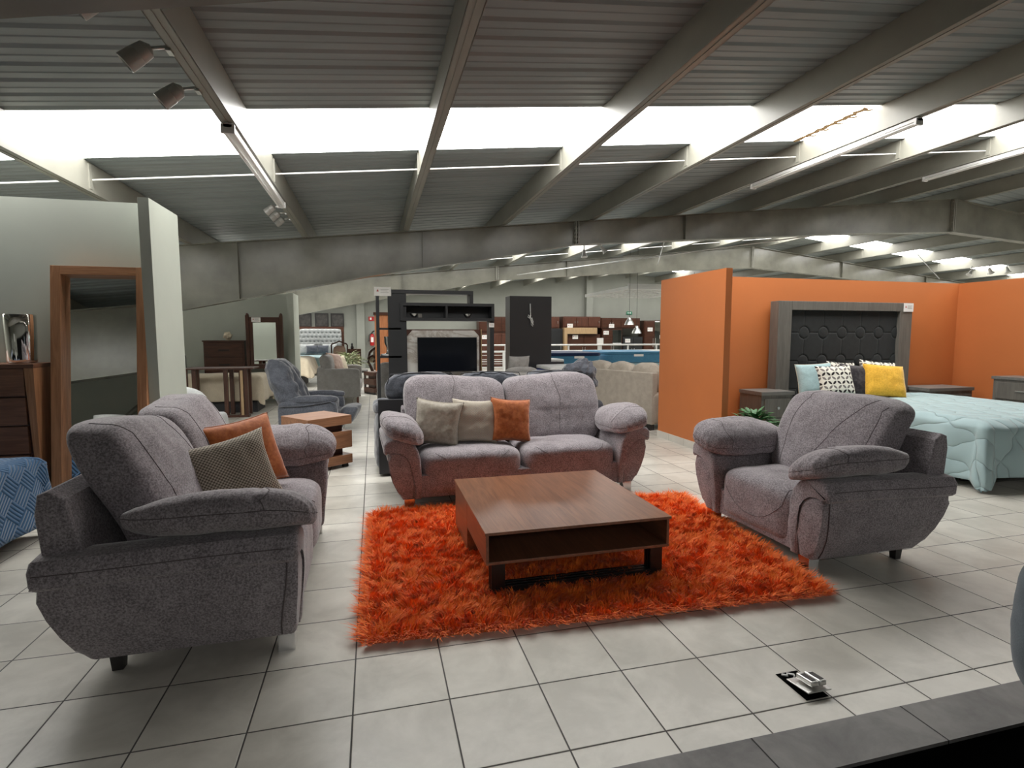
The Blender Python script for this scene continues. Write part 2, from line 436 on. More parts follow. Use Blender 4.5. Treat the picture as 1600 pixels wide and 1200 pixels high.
# purlins: box sections running away from the viewer
ords = ['leftmost', 'second from the left', 'third from the left', 'fourth from the left', 'fifth from the left', 'sixth from the left', 'seventh from the left',
        'eighth from the left', 'ninth from the left', 'tenth from the left', 'eleventh from the left']
DP = 1.75
def purlin(x, label):
    w0, w1 = (x-.10, x) if x > 0 else (x, x+.10)
    z = zb(x); r = thing('roof_purlin', label, 'roof beam', (x, 6.5, z), 0, 'roof purlins')
    bm = new_bm(); a0 = w0-x; a1 = w1-x
    add_box(bm, (a0+.008, -18, 0.006), (a1-.008, 18.4, PD)); obj('web', bm, 'steel', r)
    bm = new_bm(); add_box(bm, (a0, -18, 0), (a1, 18.4, .006)); add_box(bm, (a0-.003, -18, .0), (a0+.004, 18.4, .022)); add_box(bm, (a1-.004, -18, .0), (a1+.003, 18.4, .022)); add_box(bm, (a0+.046, -18, -.006), (a0+.052, 18.4, 0))
    obj('flange', bm, 'steel', r)
    for s in SKYL[1:3]:
        for e in (a0-.004, a1-.012):
            bm = new_bm(); add_box(bm, (e, s[1]+.06-6.5, .03), (e+.016, s[1]+.12-6.5, PD-.02)); obj('cleat', bm, 'steel', r)
    return r
xs = [X0+(k-.631)*DP for k in range(-3, 8)]
for i, x in enumerate(xs):
    vis = i-2
    lab = ('painted steel roof purlin out over the left wall' if vis < 0 else
           'painted roof purlin crossing the big skylight, %s' % ords[vis])
    purlin(x, lab)
for j in range(1, 9):
    purlin(XR+.35+(j-1)*DP, 'roof purlin beyond the ridge at the right, %s down from it' % ('first second third fourth fifth sixth seventh eighth'.split()[j-1]))

def rz_bot(x):
    P = [(-8, 1.55), (-4.4, 1.75), (-2.85, 1.97), (.16, 2.60), (2.04, 2.93), (3.9, 3.28), (10.3, 3.77), (13.13, 3.93)]
    if x > XR: x = 2*XR-x
    for (a, za), (b, zb_) in zip(P, P[1:]):
        if x <= b: return za+(zb_-za)*(x-a)/(b-a)
    return P[-1][1]
def rafter(y, label):
    r = thing('roof_rafter', label, 'roof beam', (0, y, 0), 0, 'tapered roof rafters')
    sts = [-8, -4.4, -2.85, -1.3, .16, 2.04, 3.9, 7, 10.3, XR, 16, 20, 22.4, 25, 28, 30]
    bm = new_bm()
    for a, b in zip(sts, sts[1:]):
        q = [(a, rz_bot(a)), (b, rz_bot(b)), (b, zb(b)-.012), (a, zb(a)-.012)]
        add_prism(bm, q, -.005, .005, 'Y')
    obj('web_plate', bm, 'steel2', r)
    for nm, fz, d in (('bottom_flange', rz_bot, .012), ('top_flange', lambda x: zb(x)-.014, .012)):
        bm = new_bm()
        for a, b in zip(sts, sts[1:]):
            q = [(a, fz(a)), (b, fz(b)), (b, fz(b)+d), (a, fz(a)+d)]
            add_prism(bm, q, -.09, .09, 'Y')
        obj(nm, bm, 'steel2', r)
    for x in (3.9, XR):
        bm = new_bm(); z0 = rz_bot(x)+.01; z1 = zb(x)-.01
        add_box(bm, (x-.035, -.09, z0), (x-.012, .09, z1)); add_box(bm, (x+.012, -.09, z0), (x+.035, .09, z1))
        for k in range(5):
            z = z0+.06+(z1-z0-.12)*k/4; add_box(bm, (x-.05, -.07, z-.015), (x+.05, -.045, z+.015)); add_box(bm, (x-.05, .045, z-.015), (x+.05, .07, z+.015))
        obj('splice_plate', bm, 'steel', r)
    bm = new_bm()
    for x in (-2.0, 1.0, 6.2, 17, 21): add_box(bm, (x-.004, -.085, rz_bot(x)+.012), (x+.004, .085, zb(x)-.012))
    obj('stiffener', bm, 'steel2', r)
rafter(-.47, 'dark tapered roof rafter right overhead, cutting the top left corner')
rafter(7.68, 'large tapered roof rafter spanning the hall just beyond the big skylight')
rafter(14.5, 'tapered roof rafter farther back, seen beneath the nearest full rafter')

# sag rods between purlins, bracing rods
def rod(name, pts, r, label, cat='rod', group=None, m='white'):
    bm = new_bm(); add_tube(bm, pts, r, 8); return tag(obj(name, bm, m, smooth=180), label, cat, group)
zr = lambda x: zb(x)+.12
rod('sag_rod', [(x, 4.40, zr(x)) for x in (-8, XR-.1)], .009, 'thin white rod running across the roof along the far edge of the big skylight')
rod('sag_rod', [(x, 4.40, zr(x)) for x in (XR+.1, 30)], .009, 'thin white sag rod over the hall to the right of the ridge')
rod('sag_rod', [(x, 13.56, zr(x)) for x in (-8, XR)], .009, 'thin sag rod by the farther skylight strip behind the first rafter')
rod('bracing_rod', [(6.0, 8.0, 3.62), (9.4, 14.4, 3.95)], .014, 'pale diagonal bracing rod between the two rafters, sloping down to the right', group='roof bracing rods')
rod('bracing_rod', [(9.6, 7.8, 3.75), (4.5, 14.3, 3.45)], .014, 'pale diagonal bracing rod between the two rafters, sloping down to the left', group='roof bracing rods')
rod('bracing_rod', [(17.1, 11.8, 4.30), (14.1, 8.6, 3.0)], .012, 'steep thin rod hanging behind the orange wall at the right', group='roof bracing rods')

# outer walls
bm = new_bm(); add_box(bm, (-8, 25, 0), (30, 25.2, 5.2)); struct('wall_back', bm, 'wall')
bm = new_bm(); add_box(bm, (-8.2, -12, 0), (-8, 25.2, 3.2)); struct('wall_left', bm, 'wall')
bm = new_bm(); add_box(bm, (30, -12, -.3), (30.2, 25.2, 4.2)); struct('wall_right', bm, 'wall')
bm = new_bm(); add_box(bm, (-8.2, -12.2, -.3), (30.2, -12, 5.2)); struct('wall_front', bm, 'wall')
for i, x in enumerate((-.45, 11.25)):
    bm = new_bm(); add_box(bm, (x-.18, 24.7, 0), (x+.18, 25, 5.0)); struct('trim_%d' % (i+3), bm, 'wall')
bm = new_bm(); add_box(bm, (-6.5, 24.98, 0), (9, 25-.03, .1)); struct('baseboard_back', bm, 'wall')

# partitions
bm = new_bm(); add_box(bm, (-4.6, 3.5, 0), (-1.83, 3.6, 2.75)); struct('wall_partition_left', bm, 'sage')
bm = new_bm(); add_box(bm, (-1.83, 3.25, 0), (-1.745, 3.97, 2.75)); struct('wall_partition_left_fin', bm, 'sage')
bm = new_bm(); add_box(bm, (-7.0, 11.75, 0), (-1.80, 11.85, 2.55)); struct('wall_partition_middle', bm, 'sage')
bm = new_bm(); add_box(bm, (-1.80, 11.3, 0), (-1.66, 12.2, 2.55)); struct('wall_partition_middle_fin', bm, 'sage')
H = 2.41
bm = new_bm(); add_box(bm, (4.36, 3.71, .1), (4.45, 5.27, H-.02)); struct('wall_orange_side', bm, 'orange')
bm = new_bm(); add_box(bm, (4.46, 4.72, .1), (9.6, 4.82, H)); struct('wall_orange_rear', bm, 'orange')
bm = new_bm(); add_box(bm, (9.5, 2.2, .1), (9.6, 4.72, H)); struct('wall_orange_right', bm, 'orange')
def baseb(name, lo, hi):
    o = boxes(name, M['basetile'], None, (lo, hi), bevel=0); o['kind'] = 'structure'
M['basetile'] = floor_mat('baseboard_tiles', 0, 0.13, .4, .4, (.66, .635, .57), (.58, .55, .5), (.25, .24, .2), .005)
baseb('baseboard_orange_side', (4.348, 3.70, 0), (4.462, 5.275, .1))
baseb('baseboard_orange_rear', (4.46, 4.71, 0), (9.6, 4.82, .1))
baseb('baseboard_orange_right', (9.49, 2.2, 0), (9.6, 4.71, .1))
# small building column and brace in the left bay, seen in the leaning mirror
bm = new_bm(); add_box(bm, (-8, -3.1, -.3), (-2.9, -3.0, 2.7)); struct('wall_front_left', bm, 'sage')
bm = new_bm(); add_box(bm, (-8, -3.0, .02), (-2.9, -2.9, .10)); struct('trim_5', bm, 'steel')
bm = new_bm(); add_tube(bm, [(-5.9, -2.94, .1), (-4.2, -2.94, 1.75)], .05, 8); struct('trim_6', bm, 'steel')

# ------------------------------------------------------------------ lamps on the purlins
def spot(loc, aim, label, s=1.0, group='ceiling spotlights', rz=0):
    """A lamp head on a short bent arm. aim: unit vector the head points along."""
    r = thing('spotlight', label, 'spotlight', loc, 0, group)
    a = Vector(aim).normalized(); base = Vector((0, 0, 0)); j = Vector((-.10*s, 0, -.02*s))
    bm = new_bm(); add_box(bm, (-.012*s, -.03*s, -.03*s), (.012*s, .03*s, .03*s)); obj('bracket', bm, 'satin_steel', r)
    bm = new_bm(); add_tube(bm, [base, j*.6, j], .009*s, 8); obj('arm', bm, 'satin_steel', r, smooth=180)
    q = a.to_track_quat('Z', 'Y').to_matrix()
    bm = new_bm(); add_lathe(bm, [(.012*s, -.02*s), (.042*s, .004*s), (.047*s, .05*s), (.045*s, .055*s), (.048*s, .06*s), (.050*s, .13*s), (.044*s, .132*s), (.040*s, .122*s)], (0, 0, 0), 20)
    bmesh.ops.rotate(bm, verts=bm.verts, cent=(0, 0, 0), matrix=q); bmesh.ops.translate(bm, verts=bm.verts, vec=j)
    obj('lamp_head', bm, 'lampgrey', r, smooth=40)
    bm = new_bm(); add_lathe(bm, [(.001, .120*s), (.040*s, .121*s), (.040*s, .124*s), (.001, .125*s)], n=20, caps=False)
    bmesh.ops.rotate(bm, verts=bm.verts, cent=(0, 0, 0), matrix=q); bmesh.ops.translate(bm, verts=bm.verts, vec=j); obj('lens', bm, 'lens', r, smooth=40)
    return r
M['lens'] = mat('lamp_lens', (.75, .73, .68), .2)
M['lampgrey'] = mat('grey_lamp_enamel', (.42, .41, .38), .4, .2)
x = xs[3]; zz = zb(x)+.02
for y, l in ((.96, 'grey spotlight on the left purlin, cut off by the overhead rafter'), (1.49, 'large grey spotlight on the left purlin, between its two neighbours near the top left corner'),
             (2.02, 'grey spotlight on the left purlin, nearest to the big skylight')):
    spot((x, y, zz), (-.75, -.1, -.66), l, 1.15)
for i, y in enumerate((5.45, 5.82, 6.2)):
    spot((x, y, zz), (-.75, .05, -.6), ['small spotlight beside the far end of the tube light, uppermost of three', 'small spotlight beyond the big skylight, middle of three on the left purlin', 'small spotlight beyond the big skylight, lowest of three on the left purlin'][i], .95)
def white_spot(loc, aim, label):
    r = thing('white_spotlight', label, 'spotlight', loc, 0, 'white spotlights')
    a = Vector(aim).normalized(); q = a.to_track_quat('Z', 'Y').to_matrix()
    bm = new_bm(); add_tube(bm, [(0, 0, .14), (0, 0, 0)], .014, 8); obj('arm', bm, 'white', r, smooth=180)
    bm = new_bm(); add_lathe(bm, [(.02, -.03), (.035, 0), (.05, .1), (.09, .16), (.085, .16), (.04, .1)], n=16)
    bmesh.ops.rotate(bm, verts=bm.verts, cent=(0, 0, 0), matrix=q); obj('lamp_head', bm, 'white', r, smooth=40)
white_spot((5.4, 11, 3.72), (0, -.2, -1), 'white spotlight hanging under the roof left of centre, behind the first rafter')
white_spot((5.88, 11, 3.83), (.6, -.2, -.7), 'tilted white spotlight right of its upright twin, behind the first rafter')
for i, (xx, z_) in enumerate(((18.5, 3.6), (19.25, 3.68), (20.0, 3.73))):
    white_spot((xx, 11, z_), ((-.5, 0, -.8), (.5, 0, -.8), (0, -.3, -1))[i], ['white spotlight above the orange wall corner, leftmost of three', 'white spotlight above the orange room, middle of three', 'white spotlight above the orange room, rightmost of three'][i])
def tube_light(x, y0, y1, z, label, tm='white'):
    r = thing('tube_light', label, 'ceiling light', (x, (y0+y1)/2, z), 0, 'tube lights under the purlins'); L = (y1-y0)/2
    boxes('housing', 'white', r, ((-.035, -L, .02), (.035, L, .06)), bevel=.004)
    bm = new_bm(); add_tube(bm, [(-.03, -L+.03, 0), (-.03, L-.03, 0)], .013, 10); obj('tube', bm, tm, r, smooth=60)
    bm = new_bm(); add_tube(bm, [(.03, -L+.03, 0), (.03, L-.03, 0)], .013, 10); obj('tube', bm, tm, r, smooth=60)
    boxes('end_socket', 'white', r, ((-.05, -L, -.02), (.05, -L+.03, .05)))
    boxes('end_socket', 'white', r, ((-.05, L-.03, -.02), (.05, L, .05)))
tube_light(xs[3]+.05, 2.55, 5.1, zb(xs[3])-.065, 'twin white tube light under the left purlin crossing the big skylight')
tube_light(xs[7]-.05, 2.65, 5.35, zb(xs[7])-.065, 'white tube light under the purlin right of centre, over the skylight')
tube_light(xs[9]-.05, 3.2, 5.4, zb(xs[9])-.065, 'white tube light under a purlin at the right edge')
M['fill_tube'] = mat('added_fill_tube', (1, 1, 1), .4, emit=(1, .97, .90), es=14)  # for two added tubes, hidden by the rafter, that brighten the dark bay
tube_light(-2.64, 8.6, 10.9, zb(-2.7)-.065, 'added unseen fill tube brightening the bay of dark furniture behind the first rafter', 'fill_tube')
tube_light(-4.4, 8.6, 10.9, zb(-4.5)-.065, 'added unseen fill tube brightening the left end of the dark furniture bay', 'fill_tube')
# dirt lying on the skylight
bm = new_bm(); rnd = random.Random(3); N_ = 40; L_ = []; R_ = []
for k in range(N_+1):
    yy = 3.12+1.14*k/N_; xl = 5.70+.035*abs(math.sin(k*.62))+rnd.uniform(-.012, .012); wd_ = .035+.03*abs(math.sin(k*.62+1))
    L_.append(bm.verts.new((xl, yy, zb(xl)+PD-.006))); R_.append(bm.verts.new((xl+wd_, yy, zb(xl)+PD-.02)))
for k in range(N_): bm.faces.new((L_[k], L_[k+1], R_[k+1], R_[k]))
for k in range(5):
    yy = 3.2+.21*k; q = [bm.verts.new((x_, y_, zb(x_)+PD-.012)) for x_, y_ in ((5.76, yy), (5.90, yy-.03), (5.90, yy+.03), (5.76, yy+.05))]; bm.faces.new(q)
tag(obj('dirt_strip', bm, mat('brown_debris', (.42, .28, .14), .9)), 'ragged brown strip of debris on the skylight, right of centre', 'debris')
# ------------------------------------------------------------------ the mauve grey suite
def sstep(a, b, x): t = max(0, min(1, (x-a)/(b-a))); return t*t*(3-2*t)
def gz(x, s): return math.exp(-(x/s)**2)
def depth(z): return .925+.13*math.sin(min(1, max(0, (z-.09)/.52))*PI/2)
def arm_pair(root, W):
    for s in (-1, 1):
        X = lambda x: s*(-W/2+x)          # x measured inward from the arm's outer face
        # front-view outlines
        panel = [(.135, .09), (.095, .16), (.055, .25), (.028, .35), (.014, .45), (.012, .53), (.06, .545), (.12, .535), (.17, .50), (.205, .45), (.222, .38), (.228, .25), (.23, .09)]
        band = [(-.010, .513), (-.026, .53), (-.028, .60), (.0, .64), (.08, .652), (.15, .64), (.22, .60), (.27, .54), (.292, .46), (.30, .30), (.30, .09), (.238, .09), (.237, .25), (.231, .385), (.214, .455), (.176, .51), (.123, .546), (.06, .556), (.012, .54)]
        for nm, poly, y0 in (('arm_panel', panel, .008), ('arm', band, 0)):
            bm = new_bm(); add_prism(bm, [(X(a), b) for a, b in poly], y0, 1.0, 'Y', segs=22, round_=.03 if nm == 'arm_panel' else .022)
            for v in bm.verts:
                z = v.co.z; y = v.co.y
                # the front leans back a little low down, the rear follows the slanted back line
                yy = y*depth(z)
                yy += .03*(1-sstep(.09, .45, z))*(1-y)
                v.co.y = yy; v.co.z = z-.022*sstep(.15, 1, y)*sstep(.25, .53, z)
            obj(nm, bm, 'sofa', root, smooth=38)
        # piping round the front of the arm
        bm = new_bm()
        add_tube(bm, [(X(a), .010+.03*(1-sstep(.09, .45, b)), b) for a, b in [(.012, .54), (.06, .551), (.12, .541), (.173, .506), (.209, .453), (.227, .383), (.233, .25), (.234, .095)]], .0055, 8)
        add_tube(bm, [(X(-.002), y*depth(.54), .520-.022*sstep(.15, 1, y)) for y in [.012]+[i/16 for i in range(1, 17)]], .005, 8)
        obj('piping', bm, 'sofa', root, smooth=180)
        bm = new_bm(); yb = .055
        add_tube(bm, [(X(a-.002), yb+.05*(1-sstep(.09, .5, z)), z) for a, z in [(.012, .515), (.012, .45), (.026, .35), (.053, .25), (.093, .16), (.13, .10)]], .0035, 6)
        add_tube(bm, [(X(-.029), y*depth(.54), .585-.022*sstep(.15, 1, y)) for y in [.05]+[i/16 for i in range(1, 16)]+[.98]], .0022, 6)
        obj('seam', bm, 'seam', root, smooth=180)
        # arm pad
        def bend(p, u, s=s):
            ax = p.x*s   # + towards the seat
            p = p.copy()
            p.z -= .9*max(0, ax)**2*1.8 + .25*ax + .5*max(0, -ax-.08)**2*2
            fr = max(0, -p.y-.18)
            p.z -= fr*fr*.9
            # front end full, rear end tapers
            k = 1-.30*sstep(.05, .38, p.y); p.x *= 1-.12*sstep(.1, .38, p.y)
            p.z = p.z*1.0 if p.z < 0 else p.z*k
            return p
        def pad_seam(p, u): return .010*gz(u.z+.05, .05)
        def pad_tuck(p, u):   # gathers at the two front corners
            return .007*abs(math.sin(p.x*62+u.z))*sstep(.20, .36, -p.y)*gz(u.z-.1, .6)+.004*abs(math.sin(p.y*80))*sstep(.30, .40, p.y)
        def pad_cross(p, u): return .007*gz(p.y+.16, .012)*(1 if u.z > 0 else 0)
        puff('arm_pad', 'sofa', root, (.38, .82, .205), 3.0, 46, bend, .007, seed=int(W*10)+s, loc=(X(.150), .34, .73), grooves=(pad_tuck, pad_cross),
             seams=([(-1, -1, .05), (1, -1, .05), (1, 1, .1), (-1, 1, .1), (-1, -1, .05)], [(-1, -.52, .1), (-1, -.50, .6), (0, -.46, 1), (1, -.50, .6), (1, -.52, .1)]))
def make_suite(name, label, cat, W, n, loc, rz, vseam=False):
    r = thing(name, label, cat, loc, rz)
    arm_pair(r, W)
    inner = W-.60; sw = inner/n
    # carcass under the seat and the back frame
    boxes('base_frame', 'sofa', r, ((-W/2+.25, .06, .095), (W/2-.25, .88, .30)), ((-W/2+.25, .80, .30), (W/2-.25, .96, .47)), bevel=.01)
    bm = new_bm(); poly = [(.84, .46), (.98, .44), (1.02, .50), (1.045, .80), (1.03, .885), (.99, .90), (.93, .86), (.86, .55)]
    inset = .20 if W > 2.2 else .05
    poly = [(a, b if b < .6 or W < 2.2 else b-.07) for a, b in poly]
    add_prism(bm, poly, -W/2+inset, W/2-inset, 'X', segs=1, round_=.012)
    obj('back_frame', bm, 'sofa', r, smooth=35)
    for i in range(n):
        cx = -inner/2+sw*(i+.5)
        def seat_fn(p, u):
            p = p.copy()
            # waterfall front: swells at the knee, crown in the middle
            if p.z > 0: p.z += .018*math.cos(min(1, abs(u.x))*PI/2)*math.cos(u.y*PI/2)
            return p
        def knee(p, u, vs=vseam):
            k = 0
            if vs: k = .008*gz(p.z-(.14-.20*(1-u.x*u.x)), .012)*(1 if u.y < -.5 else 0) + .008*gz(p.y-(-.20-.13*(1-u.x*u.x)), .012)*(1 if u.z > .6 else 0)*0
            else:
                for c in (-1, 1): k += .006*gz((p.x-c*sw*.36)*.6+(p.y+.36)*c*.5*c+ .02, .010)*(1 if u.z > .5 and u.y < -.35 else 0)
            return k
        U_ = [(x/10, -1.0, .62-1.05*(1-(x/9)**2)) if abs(x) < 9 else (x/10, -1, .62) for x in range(-9, 10)]
        U_ = [(-.86, -.60, 1), (-.88, -.95, 1)]+U_[1:-1]+[(.88, -.95, 1), (.86, -.6, 1)]
        sm_ = (U_,) if vseam else ([(-.78, -.86, 1), (-.70, -1, .9), (-.55, -1, .72)], [(.78, -.86, 1), (.70, -1, .9), (.55, -1, .72)])
        puff('seat_cushion', 'sofa', r, (sw-.004, .80, .40), 6, 30, seat_fn, .006, seed=i+11, loc=(cx, .425, .30), ws=5, seams=sm_)
    bw = (W-.42)/n
    for i in range(n):
        cx = -(W-.42)/2+bw*(i+.5); mirror_ = -1 if (i == 0 and n == 2) else 1
        def back_fn(p, u, m_=mirror_):
            p = p.copy()
            t = (p.z+.34)/.68
            p.x *= .90+.10*sstep(0, .7, t)
            if u.z > 0: p.z += .018*math.sin(u.x*m_*PI*.8)*sstep(.3, 1, u.z) + .012*(1-u.x*u.x)
            if n == 1: p.z -= .035*(u.x+1)*sstep(.2, 1, u.z)
            # slant back and curl over the top
            p.y += .26*t+.05*t*t
            if u.y < 0: p.y -= .02*math.sin(t*PI)*(1-u.x*u.x)
            return p
        def back_seam(p, u, vs=vseam, m_=mirror_):
            k = 0; f = 1 if u.y < .1 else 0
            if vs:
                k += .012*gz(p.x-(.24+.22*p.z), .012)*f*0
                k += .010*gz(p.x+.30-.04*p.z, .011)*f          # left upright seam
                k += .010*gz(p.x-(.06+.75*(p.z+.02)), .012)*f     # seam slanting up to the right
            else:
                k += .009*gz(p.x*m_-(.03-.10*p.z*m_), .012)*f
                k += .004*gz((p.z+.17)-.7*abs(p.x), .010)*f*(1 if abs(p.x) < .2 else 0)*0
            k += .008*gz(u.z-1, .10)*0
            return k
        def top_gather(p, u): return .007*abs(math.sin(p.y*55+p.x*30))*sstep(.72, .98, abs(u.x))*sstep(.75, 1, u.z)+.004*abs(math.sin(p.z*60))*sstep(.93, 1, abs(u.x))*sstep(.1, .5, u.z)
        mm_ = mirror_
        if vseam: sb = ([(-.62, -1, -1), (-.66, -1, 0), (-.60, -1, .95), (-.55, -.3, 1)], [(.90, -.8, 1), (.88, -1, .9), (.88, -1, -1)], [(.62, -.5, 1), (.55, -1, .9), (.05, -1, -.3), (-.12, -1, -.8)])
        elif W < 2.2: sb = ([(.66*mm_, .2, 1), (.68*mm_, -1, .9), (.62*mm_, -1, .2), (.50*mm_, -1, -.9)], [(-.55*mm_, .2, 1), (-.55*mm_, -1, .9), (-.68*mm_, -1, .1), (-.74*mm_, -1, -.9)])
        else: sb = ([(.06*mm_, 0, 1), (.02*mm_, -1, .9), (.10*mm_, -1, .3), (.0, -1, -.6)],)
        puff('back_cushion', 'sofa', r, (bw-.004, .27, .68), 6.0, 50, back_fn, .008, seed=i+23, loc=(cx, .62, .785), grooves=(top_gather,), ws=4, seams=sb)
    for sx in (-1, 1):
        bm = new_bm(); x0 = sx*(W/2-.19)
        poly = [(x0-.045, 0), (x0+.035, 0), (x0+.055, .10), (x0-.045, .10)] if sx < 0 else [(x0-.035, 0), (x0+.045, 0), (x0+.045, .10), (x0-.055, .10)]
        add_prism(bm, poly, .05, .13, 'Y', round_=.003); lg = obj('front_leg', bm, 'chrome', r); lg['label'] = 'polished chrome front leg'
        bm = new_bm(); x0 = sx*(W/2-.20); q = add_box(bm, (x0-.03, .80, 0), (x0+.03, .86, .105))
        for v in q:
            if v.co.z < .05: v.co.x = x0+(v.co.x-x0)*.75; v.co.y = .83+(v.co.y-.83)*.75
        lg = obj('rear_leg', bm, 'darkfoot', r); lg['label'] = 'dark tapered rear foot'
    return r
make_suite('sofa', 'big mauve grey two-cushion sofa facing the viewer behind the coffee table', 'sofa', 2.54, 2, (1.48, 2.60, 0), math.radians(1.5))
make_suite('loveseat', 'mauve grey two-seat sofa seen end on at the left, dark side to the viewer', 'sofa', 2.01, 2, (-.25, 1.42, 0), PI/2+math.radians(.5))
make_suite('armchair', 'mauve grey armchair with fat arm pads at the right of the orange rug', 'armchair', 1.41, 1, (2.80, 1.205, 0), -PI/2, vseam=True)

# cushions on the suite
cushion('throw_pillow', 'satin', 'plain champagne satin pillow at the left end of the big sofa', .47, .45, .18, (.70, 3.02, .715), math.radians(-16), math.radians(-16), math.radians(6), 1, pinch=.11, welt='satin')
cushion('throw_pillow', 'herring', 'cream herringbone pillow in the middle of three on the big sofa', .46, .45, .17, (1.07, 3.02, .715), math.radians(-4), math.radians(-17), math.radians(3), 2, pinch=.11)
cushion('throw_pillow', 'rust', 'rust velvet pillow at the centre split of the big sofa', .43, .44, .18, (1.43, 3.00, .715), math.radians(8), math.radians(-15), math.radians(6), 3, pinch=.10, welt='rust')
cushion('throw_pillow', 'weave', 'taupe basket-weave pillow leaning forward on the left sofa', .52, .45, .17, (-.72, 1.26, .74), math.radians(28), math.radians(-22), math.radians(-10), 4, pinch=.11)
cushion('throw_pillow', 'rust', 'rust velvet pillow behind the woven pillow on the left sofa', .50, .48, .18, (-.74, 1.72, .765), math.radians(40), math.radians(-20), math.radians(-6), 5, pinch=.09, welt='rust')

# ------------------------------------------------------------------ rug
def make_rug():
    cs = [(.03, .50), (2.74, .345), (2.975, 2.37), (.065, 2.57)]
    rs = np.random.RandomState(5); N = 105000
    s = rs.rand(N); t = rs.rand(N); c = np.array(cs)
    # extra tufts along the rim
    P = (c[0]*((1-s)*(1-t))[:, None]+c[1]*(s*(1-t))[:, None]+c[2]*(s*t)[:, None]+c[3]*((1-s)*t)[:, None])
    def fld(x, y, k, ph):
        return (np.sin(x*k+ph+1.7*np.sin(y*k*.8+ph*2))+np.sin(y*k*1.1-ph+1.3*np.sin(x*k*.9+ph)))/2
    ang = 1.3*fld(P[:, 0], P[:, 1], 11, .3)+1.9*fld(P[:, 0], P[:, 1], 37, 1.9)+1.2*fld(P[:, 0], P[:, 1], 71, 2.9)+rs.randn(N)*.5-1.2
    lean = .50+.22*fld(P[:, 0], P[:, 1], 26, 4.0)+.15*fld(P[:, 0], P[:, 1], 60, 1.0)+rs.rand(N)*.35
    L = (.050+.022*rs.rand(N))*(1+.28*fld(P[:, 0], P[:, 1], 45, .7)+.12*fld(P[:, 0], P[:, 1], 17, 2.7))
    # rim tufts fall outward
    cen = c.mean(0); em = np.minimum(np.minimum(s, 1-s)*2.9, np.minimum(t, 1-t)*2.1)
    oa = np.arctan2(P[:, 1]-cen[1], (P[:, 0]-cen[0]))
    near = em < .012+.08*rs.rand(N)**1.5; lean[near] = .9+.3*rs.rand(near.sum()); 
    side = np.where(np.minimum(s, 1-s)*2.9 < np.minimum(t, 1-t)*2.1, np.where(s < .5, PI, 0), np.where(t < .5, -PI/2, PI/2))
    ang[near] = side[near]+rs.randn(near.sum())*.5
    P[near] += np.stack([np.cos(side[near]), np.sin(side[near])], 1)*(rs.rand(near.sum())*.018-.005)[:, None]; L[near] *= .75+.6*rs.rand(near.sum())
    # clumping: pull tips towards coarse cell centres
    g = .034; cellx = (np.floor(P[:, 0]/g)+.5+.5*np.sin(np.floor(P[:, 1]/g)*7))*g; celly = (np.floor(P[:, 1]/g)+.5+.5*np.sin(np.floor(P[:, 0]/g)*5))*g
    d = np.stack([np.cos(ang), np.sin(ang)], 1); wd = np.stack([-d[:, 1], d[:, 0]], 1)
    w0 = .0034
    verts = np.zeros((N, 5, 3)); 
    for i, (h, k) in enumerate(((0, 0), (.6, .55), (1, 1))):
        hor = lean*(k**1.6)*L
        hx_ = P+d*hor[:, None]; 
        pull = .62*k*k; hx_ = hx_*(1-pull)+pull*(np.stack([cellx, celly], 1)+d*hor[:, None])
        z = .008+L*h*np.sqrt(np.clip(1-(lean*.75)**2, .12, 1))
        if i < 2:
            wv = wd*(w0*(1-.25*k)); verts[:, i*2, :2] = hx_-wv; verts[:, i*2+1, :2] = hx_+wv; verts[:, i*2, 2] = z; verts[:, i*2+1, 2] = z
        else: verts[:, 4, :2] = hx_; verts[:, 4, 2] = z
    nb = 4*2
    bc_ = [tuple(cen+(np.array(p)-cen)*.985) for p in cs]; base = [(*p, .0) for p in bc_]+[(*p, .012) for p in bc_]
    V = np.concatenate([np.array(base), verts.reshape(-1, 3)])
    idx = np.arange(N)[:, None]*5+8
    quads = np.concatenate([idx+0, idx+1, idx+3, idx+2], 1); tris = np.concatenate([idx+2, idx+3, idx+4], 1)
    me = bpy.data.meshes.new('shag_rug')
    bq = np.array([[0, 3, 2, 1], [4, 5, 6, 7], [0, 1, 5, 4], [1, 2, 6, 5], [2, 3, 7, 6], [3, 0, 4, 7]])
    Q = np.concatenate([bq, quads]); nl = len(Q)*4+len(tris)*3
    me.vertices.add(len(V)); me.vertices.foreach_set('co', V.astype(np.float32).ravel())
    me.loops.add(nl); me.loops.foreach_set('vertex_index', np.concatenate([Q.ravel(), tris.ravel()]).astype(np.int32))
    me.polygons.add(len(Q)+len(tris))
    st = np.concatenate([np.arange(len(Q))*4, len(Q)*4+np.arange(len(tris))*3]).astype(np.int32)
    me.polygons.foreach_set('loop_start', st)
    me.update(calc_edges=True); me.validate()
    m = mat('orange_shag', (.95, .16, .02), .55, spec=.25, sheen=.25); t_ = NT(m)
    f = t_.noise(t_.coord(), 60, 2); t_.l(t_.ramp(f, [(.3, (.86, .125, .010)), (.7, (1.0, .27, .035))]), t_.b.inputs['Base Color'])
    me.materials.append(m); o = bpy.data.objects.new('shag_rug', me); C.objects.link(o)
    tag(o, 'bright orange shaggy rug on the cream tiles under the coffee table', 'rug')
make_rug()

